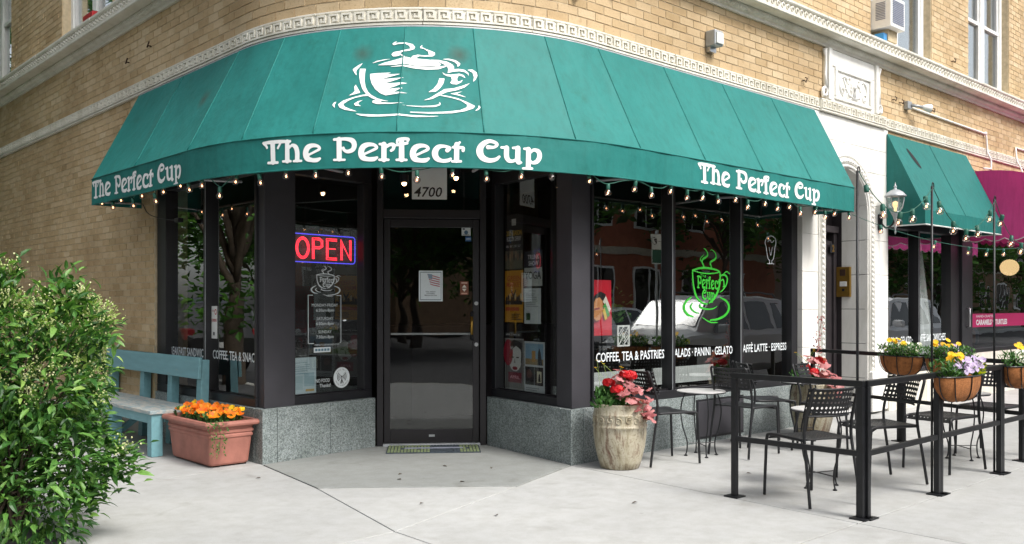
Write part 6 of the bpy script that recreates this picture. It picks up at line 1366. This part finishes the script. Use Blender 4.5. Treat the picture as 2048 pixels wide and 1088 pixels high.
def house(name, label, x0, x1, y0, y1, h, wallm, wins, face, band_z=()):
    t = thing(name, label, 'building', ((x0+x1)/2, (y0+y1)/2, 0)); ob('wall', MB().box(x0, x1, y0, y1, -.05, h), wallm, t)
    ob('roof', MB().box(x0-.15, x1+.15, y0-.15, y1+.15, h, h+.25), 'limestone', t)
    fr = Fr((0, y1), (1, y1), (0, 1)) if face == 'N' else Fr((x1, 0), (x1, 1), (1, 0))
    for z in band_z: ob('stone_band', MB().fbox(fr, *( (x0, x1) if face == 'N' else (y0, y1)), .0, .06, z, z+.28), 'limestone', t)
    for a, b, z0, z1 in wins:
        f = MB().fbox(fr, a-.09, b+.09, .002, .05, z0-.09, z1+.09); wn_ = ob('window', f, 'upvc_white', t); ob('pane', MB().fbox(fr, a, b, .05, .056, z0, z1), 'car_glass', wn_); ob('mullion', MB().fbox(fr, (a+b)/2-.04, (a+b)/2+.04, .056, .075, z0, z1), 'upvc_white', wn_)
    return t
house('brick_building', 'red brick building across the street with white windows, mirrored in the right glass', 14, 34, -28, -17.5, 9, 'red_brick', [(a, a+1.6, z, z+1.7) for z in (1.0, 4.4) for a in np.arange(15, 32.5, 3.0)], 'N', (3.3, 6.9))
house('brick_building', 'brown brick building across the street behind trees, mirrored in the glass', 2, 13.6, -28, -17.8, 7.5, 'brown_brick', [(a, a+1.5, z, z+1.5) for z in (.9, 4.2) for a in np.arange(3, 12, 2.8)], 'N', (3.2,))
house('sided_house', 'pale clapboard house across the street, mirrored in the third shop', 35, 46, -28, -17.6, 8, 'siding', [(a, a+1.1, z, z+1.6) for z in (1.1, 4.4) for a in np.arange(36.5, 45, 3.0)], 'N')
house('brick_building', 'brown brick house across the side street, mirrored in the left windows', -30, -19, -2, 24, 8, 'brown_brick', [(a, a+1.2, z, z+1.6) for z in (1.2, 4.4) for a in np.arange(0, 22, 3.4)], 'E', (3.5,))
house('brick_building', 'long brown brick building farther down the opposite pavement', 47, 75, -28, -17.6, 8, 'brown_brick', [(a, a+1.3, z, z+1.6) for z in (1.1, 4.4) for a in np.arange(48.5, 73, 3.4)], 'N', (3.4,))
house('sided_house', 'pale clapboard house closing the side street behind trees', -14, 6, 52, 62, 8, 'siding', [], 'N')
house('brick_building', 'brown brick house diagonally across the crossing', -34, -20, -36, -24, 8, 'brown_brick', [(a, a+1.2, z, z+1.6) for z in (1.2, 4.4) for a in np.arange(-32, -22, 3.2)], 'N', (3.5,))
def tree(label, x, y, h, r, sd, kf=.42, ls=1.0, nl=75):
    random.seed(sd); t = thing('street_tree', label, 'tree', (x, y, -.02)); tk = MB(); k = h*kf
    tk.tube(smooth_pts([(x, y, -.1), (x+.05, y, k*.5), (x-.04, y+.05, k), (x, y, h*.75)]), [.19-.012*i for i in range(13)], 9)
    ob('trunk', tk, 'bark', t, smooth=True); lb_ = MB(); cl = []
    for i in range(11):
        a = i*2.4; z0 = k*(.8+.05*i); e = Vector((x+r*.75*math.cos(a), y+r*.75*math.sin(a), k+(h-k)*(.25+.06*i))); lb_.tube(smooth_pts([(x, y, z0), (Vector((x, y, z0))+e)/2+Vector((0, 0, .2)), e]), [.07-.005*j for j in range(9)], 5); cl.append(e)
    ob('limbs', lb_, 'bark', t, smooth=True); lf_ = MB(); L_ = MB().add([(0, 0, 0), (.09, .055, .01), (.2, 0, -.03), (.09, -.055, .01)], [(0, 1, 2, 3)])
    for _ in range(46): cl.append(Vector((x, y, k+(h-k)*.5))+Vector((random.gauss(0, r*.5), random.gauss(0, r*.5), random.gauss(0, (h-k)*.24))))
    for c in cl:
        for _ in range(nl): scatter(lf_, L_, Matrix.Translation(c+Vector((random.gauss(0, r*.16), random.gauss(0, r*.16), random.gauss(0, r*.13)))) @ quat((random.uniform(-1, 1), random.uniform(-1, 1), random.uniform(-.6, .4)), random.uniform(-1, 1)) @ Matrix.Scale(random.uniform(1.2, 2.2)*ls, 4))
    ob('crown', lf_, 'tree_leaf', t, kind='stuff'); return t
LOW = (3, 4, 5, 6, 8, 9, 10, 11, 12, 13, 14, 15)
for i, (x, y, h, r, lb) in enumerate(((6.5, -14.2, 8, 2.6, 'leafy street tree across the street left of the lamp post'), (16.5, -14.6, 8.5, 2.4, 'leafy street tree before the red brick building'), (25.5, -14.4, 8, 2.5, 'leafy street tree far along the opposite pavement'), (-2.6, 11.5, 8.5, 2.2, 'leafy tree in the planting strip next to the kerbside black car'), (-2.6, 19.5, 9, 2.6, 'tall leafy tree in the planting strip farther up the side street'), (-13, 27, 8, 3.4, 'leafy tree on the verge across the side street'), (-12.4, 38, 9, 3.6, 'leafy tree closing the view up the side street'), (-13.4, .5, 8, 2.8, 'leafy tree on the verge nearest the crossing'), (-12.5, -16, 8, 3.2, 'leafy tree diagonally across the crossing'), (-9.5, -17, 7.5, 3, 'leafy tree on the far corner beside the crossing'), (-15.5, -19, 8, 3.2, 'leafy tree set back on the far corner lawn'), (33, -14.3, 8, 2.5, 'leafy street tree before the pale clapboard house'), (-3.2, 9.2, 8.0, 1.7, 'leafy tree in the planting strip beside the left brick wall'), (45, -14.3, 7, 3, 'leafy tree far down the opposite pavement'), (56, -14, 8, 3.4, 'leafy tree at the far end of the opposite pavement'))): tree(lb, x, y, h, r, 40+i, .24 if i in LOW else .4, *((.5, 190) if i in (3, 4, 12) else (1.0, 75)))
# lamp post, parking sign
lp = thing('street_lamp', 'black street lamp with white globe and banner, mirrored in the right glass', 'street lamp', (8.6, -13.4, 0))
x, y = 8.6, -13.4; ob('post', MB().lathe([(.13, -.05), (.13, .3), (.07, .4), (.06, 3.3), (.09, 3.4)], 14, (x, y, 0)), 'black_frame', lp, smooth=True); ob('globe', MB().lathe([(.09, 3.4), (.2, 3.55), (.19, 3.8), (.06, 4.0), (.04, 4.1), (.0005, 4.15)], 14, (x, y, 0)), 'lit_white_plastic', lp, smooth=True)
ob('banner', MB().box(x+.12, x+.75, y-.012, y+.012, 2.5, 3.5), 'navy_paint', lp); ob('banner_arm', MB().tube([(x, y, 3.52), (x+.8, y, 3.52)], .015, 6), 'black_frame', lp)
pk = thing('parking_sign', 'small white and green parking sign at the kerb, mirrored in the middle pane', 'sign', (7.35, -3.3, 0)); x, y = 7.35, -3.25
ob('pole', MB().tube([(x, y, 0), (x, y, 2.45)], .022, 8), 'galvanised', pk)
sg = Fr((x, y), (x-1, y), (0, 1)); ob('plate', MB().fbox(sg, -.15, .15, .024, .028, 1.95, 2.4), 'white_paint', pk, bevel=.002); ob('green_field', MB().fbox(sg, -.135, .135, .028, .0295, 1.965, 2.17), print_('sign_green', C('1c5a44')), pk)
m = MB(); write(m, sg, 'P', .04, .030, 2.27, .07, 1, .004); m.tube([sg(.085+.055*math.cos(a), .03, 2.305+.055*math.sin(a)) for a in np.linspace(0, 6.283, 21)], .004, 4); m.fbox(sg, -.12, -.0, .0285, .0295, 2.30, 2.308); ob('sign_print', m, 'black_frame', pk)
